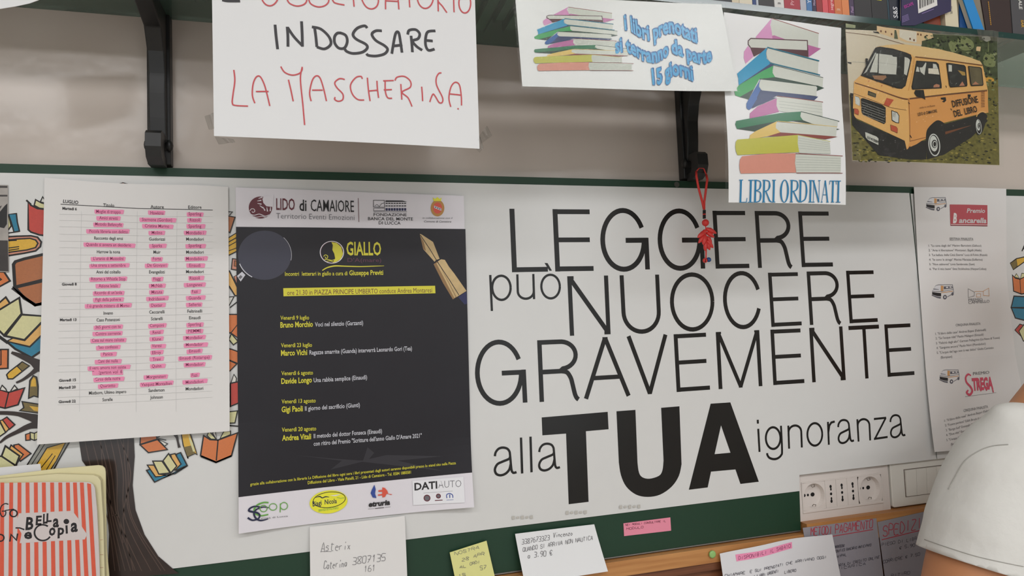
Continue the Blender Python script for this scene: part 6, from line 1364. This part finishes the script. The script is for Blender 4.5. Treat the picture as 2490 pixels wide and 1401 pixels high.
# ---------------------------------------------------------------- striped notebook at the lower left
NY = -.036
m_cream = M('cream_pages', (226, 218, 176), rough=.8, grain=.03, gscale=30); m_cov = M('notebook_cover_white', (214, 204, 202), rough=.4); m_str = M('notebook_stripe_red', (222, 92, 66), rough=.4, grain=.08, gscale=200); m_nb = M('notebook_ink', (28, 24, 28), rough=.5)
nbk = empty('striped_notebook', tuple(W(130, 1400, NY)), 'red and white striped notebook with BELLA COPIA on its cover', 'notebook'); nbk['_org'] = tuple(nbk.location)
def o6(pts, y): return [(W(a6[0] + x / a6[2], a6[1] + q / a6[2], y).x, W(a6[0] + x / a6[2], a6[1] + q / a6[2], y).z) for x, q in pts]
slab('back_cover', o6([(-500, 400), (0, 338), (600, 262), (1040, 226), (1085, 232), (1112, 258), (1120, 300), (1124, 700), (1130, 1100), (1165, 1500), (1180, 1900), (-500, 1900)], NY + .012), NY + .012, NY + .0145, m_cream, nbk, .0005)
slab('page_block', o6([(-500, 420), (0, 372), (600, 318), (990, 330), (1040, 350), (1068, 390), (1095, 800), (1105, 1200), (1125, 1900), (-500, 1900)], NY + .004), NY + .004, NY + .0118, m_cream, nbk, .0004)
cvp = [(-500, 440), (0, 418), (500, 404), (900, 403), (955, 408), (990, 430), (1008, 470), (1030, 700), (1050, 1100), (1064, 1500), (1075, 1900), (-500, 1900)]
cvr = slab('front_cover', o6(cvp, NY), NY, NY + .0012, m_cov, nbk, .0004)
nsh = Sheet.__new__(Sheet); nsh.y = NY; nsh.k = a6; nsh.bendf = None; nsh.layer = 0; nsh.obj = cvr; cvr['_org'] = tuple(nbk.location)
top = [-60, 25, 120, 207, 292, 380, 465, 553, 640, 720, 795, 868, 945]; bot = [-70, 20, 112, 205, 300, 388, 478, 568, 655, 745, 835, 918, 1000]
lab_ = [(200, 735), (770, 708), (830, 790), (872, 880), (925, 960), (900, 1012), (560, 1030), (210, 1052), (230, 950), (170, 850)]
for a, b in zip(top, bot):
    g = nsh.part('cover_stripe'); g.poly(m_str, [(a - 20, 408 if a < 940 else 415), (a + 20, 408 if a < 940 else 425), (b + 22, 1420), (b + 34, 1900), (b - 10, 1900), (b - 22, 1420)]); g.done()
g = nsh.part('cover_title'); g.poly(m_cov, lab_)
for t, x0, y0, x1, y1, h in (('B', 270, 908, 352, 905, 126), ('E', 378, 858, 440, 855, 92), ('L', 456, 842, 505, 838, 96), ('L', 492, 826, 548, 822, 86), ('a', 560, 880, 625, 876, 124), ('e', 255, 1006, 340, 1000, 100), ('o', 518, 968, 588, 964, 112), ('p', 612, 962, 682, 956, 104), ('a', 750, 930, 825, 924, 130)):
    g.text(m_nb, t, x0, y0, x1, y1, h, .035)
g.ell(m_nb, 455, 940, 88, 84, a0=-52, a1=-330, n=26, line=17); g.ell(m_nb, 705, 822, 30, 28, n=18); g.line(m_nb, [(706, 862), (710, 950)], 20)
g.line(m_nb, [(90, 640), (55, 632), (15, 660), (0, 720), (25, 770), (55, 755), (60, 715), (20, 712)], 11, smooth=True); g.line(m_nb, [(55, 705), (120, 695), (150, 690)], 10); g.ell(m_nb, 145, 735, 38, 36, n=18, line=14)
g.ell(m_nb, 5, 995, 38, 36, n=18, line=14); g.line(m_nb, [(105, 1035), (118, 960), (175, 1020), (188, 950)], 15); g.line(m_nb, [(165, 890), (210, 890), (260, 908)], 14); g.done()
m_tick = M('page_tick_red', (170, 80, 60), rough=.8)
tsh = Sheet.__new__(Sheet); tsh.y = NY + .004; tsh.k = a6; tsh.bendf = None; tsh.layer = 0; tsh.obj = nbk; nbk['_org'] = tuple(nbk.location)
g = tsh.part('ruled_line')
for y in (1018, 1175, 1312): g.line(m_tick, [(1062, y), (1092 + (y - 1000) * .02, y - 2)], 3)
g.done()
for o in list(bpy.data.objects):
    if o.name.startswith('ruled_line'): o['kind'] = 'stuff'
ws = Sheet('white_paper_slip', 'white slip of paper sticking up behind the striped notebook', 'paper sheet', NY + .020, [(-100, 1146), (98, 1128), (104, 1180), (-100, 1200)], m_paper2)

# ---------------------------------------------------------------- red charm on the right bracket
CY = -.040
kc = crop(1600, 350, 4.004)
def Pc(x, y, dy=0.0): return W(kc[0] + x / kc[2], kc[1] + y / kc[2], CY + dy)
m_cord = M('charm_red', (226, 60, 54), rough=.5); m_pep = M('charm_petal_red', (232, 66, 62), rough=.35, spec=.5); m_blub = M('bead_blue', (34, 78, 140), rough=.2); m_wrap = M('charm_black_thread', (30, 26, 26), rough=.6)
ch = empty('red_charm', tuple(Pc(460, 1140)), 'red corded good luck charm hanging from the right shelf bracket', 'charm'); ch['_org'] = tuple(ch.location)
tube('cord', [Pc(372, 270, .004), Pc(375, 320), Pc(395, 430), Pc(430, 560), Pc(448, 640)], .0017, m_cord, ch, 8)
tube('cord', [Pc(470, 300, .004), Pc(480, 345), Pc(466, 450), Pc(450, 570), Pc(450, 640)], .0017, m_cord, ch, 8)
tube('cord', [Pc(372, 270, .004), Pc(400, 235, .006), Pc(445, 240, .006), Pc(470, 300, .004)], .0010, m_cord, ch, 8)
for q in range(7):
    y = 645 + q * 12; tube('thread_wrap', [Pc(450, y), Pc(451, y + 10)], .0023, m_wrap if q != 3 else m_cord, ch, 12)
sphere('round_bead', Pc(462, 768), .0052, m_cord, ch, 16)
tube('strand', [Pc(462, 790), Pc(466, 830), Pc(470, 950), Pc(466, 1040), Pc(465, 1120)], .0007, m_cord, ch, 6); tube('strand', [Pc(474, 1000), Pc(472, 1060), Pc(470, 1125)], .0005, m_cord, ch, 6)
def petal(x0, y0, x1, y1, w, dy):
    a, b = Pc(x0, y0, dy * .2), Pc(x1, y1, dy); d = b - a; L_ = d.length; m1 = a.lerp(b, .35) + Vector((0, -.0012, 0)); m2 = a.lerp(b, .7)
    w *= .00023
    tube('petal', [a, a.lerp(b, .12), m1, m2, a.lerp(b, .9), b], [w * .3, w * .8, w * 1.25, w, w * .5, .0001], m_pep, ch, 8)
for p_ in ((462, 822, 572, 872, 13, -.004), (455, 850, 385, 915, 13, -.003), (460, 880, 392, 968, 12, -.002), (470, 860, 550, 912, 12, -.003), (462, 930, 540, 1015, 13, -.003), (465, 960, 508, 1035, 12, -.002), (458, 880, 440, 985, 14, -.005), (462, 940, 458, 1045, 12, -.003), (468, 840, 420, 880, 12, -.001), (470, 900, 525, 975, 12, -.005)): petal(*p_)
sphere('small_bead', Pc(458, 1136), .0035, m_cord, ch, 14); sphere('small_bead', Pc(494, 1128), .0036, m_blub, ch, 14)
tube('bead_band', [Pc(462, 1125, -.0028), Pc(462, 1150, -.0028)], .0007, m_wrap, ch, 6)
# ---------------------------------------------------------------- the person at the right
PYP = -.22
SC = 1883.0
def Q(px, py, dy=0.0): return W(px, py, PYP + dy)
m_skin = M('skin', (202, 140, 98), rough=.5, spec=.4, grain=.05, gscale=30); m_shirt = M('tshirt_white', (226, 225, 220), rough=.9, spec=.2, grain=.02, gscale=90, bump=.10); m_hair = M('hair_dark', (42, 32, 28), rough=.6); m_trs = M('trousers_dark', (50, 54, 66), rough=.9)
def blob(chains, voxel, smooth_it=6):
    """union of tapering tubes and balls, remeshed to one continuous surface"""
    V, F = [], []
    for ch_ in chains:
        for i, (p, r) in enumerate(ch_):
            for (pp, rr) in ([(p, r)] if i == len(ch_) - 1 else [(p.lerp(ch_[i + 1][0], k / 4), r + (ch_[i + 1][1] - r) * k / 4) for k in range(4)]):
                k0 = len(V); seg, rings = 14, 8
                for a in range(1, rings):
                    th = math.pi * a / rings
                    for b in range(seg):
                        ph = 2 * math.pi * b / seg; V.append(pp + Vector((math.sin(th) * math.cos(ph), math.sin(th) * math.sin(ph), math.cos(th))) * rr)
                for a in range(rings - 2):
                    for b in range(seg):
                        c_ = k0 + a * seg + b; d_ = k0 + a * seg + (b + 1) % seg; F.append((c_, c_ + seg, d_ + seg, d_))
                t_ = len(V); V += [pp + Vector((0, 0, rr)), pp - Vector((0, 0, rr))]
                for b in range(seg): F.append((t_, k0 + b, k0 + (b + 1) % seg)); q_ = k0 + (rings - 2) * seg; F.append((t_ + 1, q_ + (b + 1) % seg, q_ + b))
    me = bpy.data.meshes.new('tmp'); me.from_pydata([tuple(v) for v in V], [], F)
    o = bpy.data.objects.new('tmp', me); COL.objects.link(o)
    r_ = o.modifiers.new('r', 'REMESH'); r_.mode = 'VOXEL'; r_.voxel_size = voxel
    s_ = o.modifiers.new('s', 'SMOOTH'); s_.iterations = smooth_it; s_.factor = .6
    bpy.context.view_layer.update()
    dg = bpy.context.evaluated_depsgraph_get(); ev = bpy.data.meshes.new_from_object(o.evaluated_get(dg))
    bpy.data.objects.remove(o)
    return ev
px_ = lambda r: r / SC
person = empty('person', (Q(2650, 1400).x, PYP, 0.0), 'person in a white T-shirt seen from behind at the right edge, bare upper arm', 'person')
porg = person.location.copy()
def place(name, me, mat, parent=person):
    for v in me.vertices: v.co = v.co - porg
    o = link_mesh(name, me, mat, parent, smooth=True); return o
sh_z = Q(2440, 1110).z
Xc = Q(2650, 1200).x
def B(dx, dy, z, r): return (Vector((Xc + dx, PYP + dy, z)), r)
HX = Q(2765, 700).x - Xc
def H(dx, dy, z, r): return (Vector((Xc + HX + dx, PYP + dy, z)), r)
legs = []
for s_ in (-1, 1):
    legs.append([B(s_ * .085, 0, sh_z - .46, .088), B(s_ * .09, .01, sh_z - .72, .064), B(s_ * .09, 0, sh_z - .88, .050), B(s_ * .09, -.01, .10, .040), B(s_ * .09, -.09, .035, .034)])
left_arm = [(Q(2500, 1130), .045), (Q(2460, 1190), .048), (Q(2415, 1285), .052), (Q(2376, 1385), .0585), (Q(2345, 1500), .054), (Q(2335, 1620), .042), (Q(2360, 1760, .05), .040), (Q(2400, 1880, .09), .027)]
hand_c = Q(2410, 1935, .105)
fingers = [[(Q(2408, 1900, .09), .026), (hand_c, .028)]] + [[(hand_c + Vector((-.024 + .016 * i, .01, -.01)), .010), (hand_c + Vector((-.026 + .018 * i, .025, -.045)), .009), (hand_c + Vector((-.024 + .017 * i, .045, -.062 - .004 * (i in (1, 2)))), .0075)] for i in range(4)] + [[(hand_c + Vector((.03, .0, .0)), .011), (hand_c + Vector((.05, .02, -.03)), .009)]]
right_arm = [(Vector((2 * Xc - p.x, p.y, p.z)), r) for p, r in left_arm]
rf = [[(Vector((2 * Xc - p.x, p.y, p.z)), r) for p, r in c_] for c_ in fingers]
hz = sh_z + .255
body = blob([left_arm, right_arm] + fingers + rf + legs + [
    [(Q(2512, 1058), px_(84)), (Q(2588, 983), px_(97)), (Q(2670, 890), px_(103)), (Q(2725, 800), px_(100))],
    [(Vector((2 * Xc - Q(2512, 1058).x, PYP, Q(2512, 1058).z)), px_(84)), (Q(2680, 900), px_(100))],
    [H(0, 0, hz + .02, .078), H(0, .012, hz - .04, .062), H(0, .03, hz - .08, .045)], [H(0, -.012, hz + .03, .084)], [H(0, .086, hz - .012, .013), H(0, .096, hz - .035, .011)],
    [H(-.078, .0, hz - .01, .014), H(-.080, -.004, hz + .012, .014)], [H(.078, .0, hz - .01, .014), H(.080, -.004, hz + .012, .014)],
    [B(-.05, 0, sh_z - .06, .068), B(-.05, 0, sh_z - .40, .075)], [B(.05, 0, sh_z - .06, .068), B(.05, 0, sh_z - .40, .075)]], .0075)
place('body', body, m_skin)
hair = blob([[H(0, -.022, hz + .035, .090)], [H(0, -.03, hz - .01, .078)], [H(-.04, -.01, hz + .05, .055)], [H(.04, -.01, hz + .05, .055)]], .010)
place('hair', hair, m_hair)
for s_ in (-1, 1):
    sphere('eye', (Xc + HX + s_ * .030, PYP + .070, hz + .008), .011, M('eye_white', (230, 226, 220), rough=.2), None, 12).parent = person
    e = [o for o in bpy.data.objects if o.name.startswith('eye')][-1]; e.location = e.location - porg
tube('mouth', [(Xc + HX - .02, PYP + .075, hz - .058), (Xc + HX, PYP + .079, hz - .060), (Xc + HX + .02, PYP + .075, hz - .058)], .0035, M('lips', (170, 90, 80), rough=.4), None, 8)
mo = bpy.data.objects['mouth']; mo.parent = person; mo.location = mo.location - porg
# T-shirt
sl = [(Q(2500, 1082), px_(106)), (Q(2460, 1114), px_(113)), (Q(2430, 1185), px_(120)), (Q(2412, 1260), px_(130)), (Q(2398, 1330), px_(140)), (Q(2390, 1410), px_(146))]
slR = [(Vector((2 * Xc - p.x, p.y, p.z)), r) for p, r in sl]
shirt = blob([sl, slR, [(Q(2442, 1020), px_(42)), (Q(2500, 1055), px_(80))], [(Q(2500, 1082), px_(106)), (Q(2650, 1100), px_(100)), (Vector((2 * Xc - Q(2500, 1082).x, PYP, Q(2500, 1082).z)), px_(106))],
    [B(-.075, 0, sh_z - .06, .095), B(-.07, .0, sh_z - .25, .100), B(-.07, 0, sh_z - .50, .110)], [B(.075, 0, sh_z - .06, .095), B(.07, .0, sh_z - .25, .100), B(.07, 0, sh_z - .50, .110)], [B(0, -.02, sh_z - .08, .105), B(0, -.01, sh_z - .5, .12)], [B(0, .02, sh_z - .08, .105), B(0, .01, sh_z - .5, .12)]], .0070, 10)
bm = bmesh.new(); bm.from_mesh(shirt)
h0, h1 = Q(2243, 1336), Q(2480, 1398)
ax = (Q(2372, 1400) - Q(2398, 1260)).normalized()
hv = (h1 - h0).normalized(); nrm = hv.cross(Vector((0, 1, 0))).normalized()
if nrm.z > 0: nrm = -nrm
def cut(co, no, test):
    gm = [f for f in bm.faces if test(f.calc_center_median())]
    ed = {e for f in gm for e in f.edges}; vv = {v for f in gm for v in f.verts}
    bmesh.ops.bisect_plane(bm, geom=list(vv) + list(ed) + gm, plane_co=co, plane_no=no, dist=1e-6, clear_outer=True)
armx = Q(2540, 1330).x
cut(h0, nrm, lambda c_: c_.x < armx and c_.z < sh_z - .06)
mir = Vector((-nrm.x, nrm.y, nrm.z)); h0m = Vector((2 * Xc - h0.x, h0.y, h0.z))
cut(h0m, mir, lambda c_: c_.x > 2 * Xc - armx and c_.z < sh_z - .06)
cut(Vector((Xc, PYP, sh_z - .52)), Vector((0, 0, -1)), lambda c_: abs(c_.x - Xc) < .3 and c_.z < sh_z - .4)
for v in bm.verts:      # soft cloth folds
    n_ = noise.noise(Vector((v.co.x * 9, v.co.y * 9, v.co.z * 16 + v.co.x * 8)))
    n2_ = noise.noise(Vector((v.co.x * 26, v.co.y * 26, v.co.z * 40)))
    v.normal_update(); v.co += v.normal * (n_ * .0050 + n2_ * .0016)
bm.to_mesh(shirt); bm.free()
so = place('tshirt', shirt, m_shirt); so['label'] = 'white short-sleeved T-shirt'
md = so.modifiers.new('cloth_thickness', 'SOLIDIFY'); md.thickness = .0016; md.offset = -1
# shoulder seam and hem, laid on the cloth
from mathutils.bvhtree import BVHTree
bv = BVHTree.FromPolygons([v.co + porg for v in shirt.vertices], [tuple(p.vertices) for p in shirt.polygons])
def on_cloth(px, py):
    d = (W(px, py, 0) - CAM).normalized(); h, n_, i_, t_ = bv.ray_cast(CAM, d)
    return h - d * .0004 if h else None
m_seam = M('seam_thread', (176, 174, 168), rough=.9)
def seam(name, pts, r):
    P = [on_cloth(p.x, p.y) for p in smooth_pts([Vector(p) for p in pts], 8)]; P = [p for p in P if p is not None]
    if len(P) > 2:
        v, f = tube_vf([p - porg for p in P], r, 6); me = bpy.data.meshes.new(name); me.from_pydata([tuple(q) for q in v], [], f)
        link_mesh(name, me, m_seam, so, smooth=True)
seam('shoulder_seam', [(2306, 1190), (2322, 1160), (2345, 1122), (2378, 1098), (2412, 1085), (2452, 1081)], .0008)
seam('sleeve_hem', [(2248, 1312), (2300, 1330), (2370, 1352), (2430, 1366), (2489, 1378)], .0005)
trs = blob([[B(s_ * .085, 0, sh_z - .46, .100), B(s_ * .09, .01, sh_z - .72, .078), B(s_ * .09, 0, sh_z - .88, .064), B(s_ * .09, -.01, .13, .058)] for s_ in (-1, 1)] + [[B(-.06, 0, sh_z - .44, .105), B(.06, 0, sh_z - .44, .105)]], .010)
place('trousers', trs, m_trs)
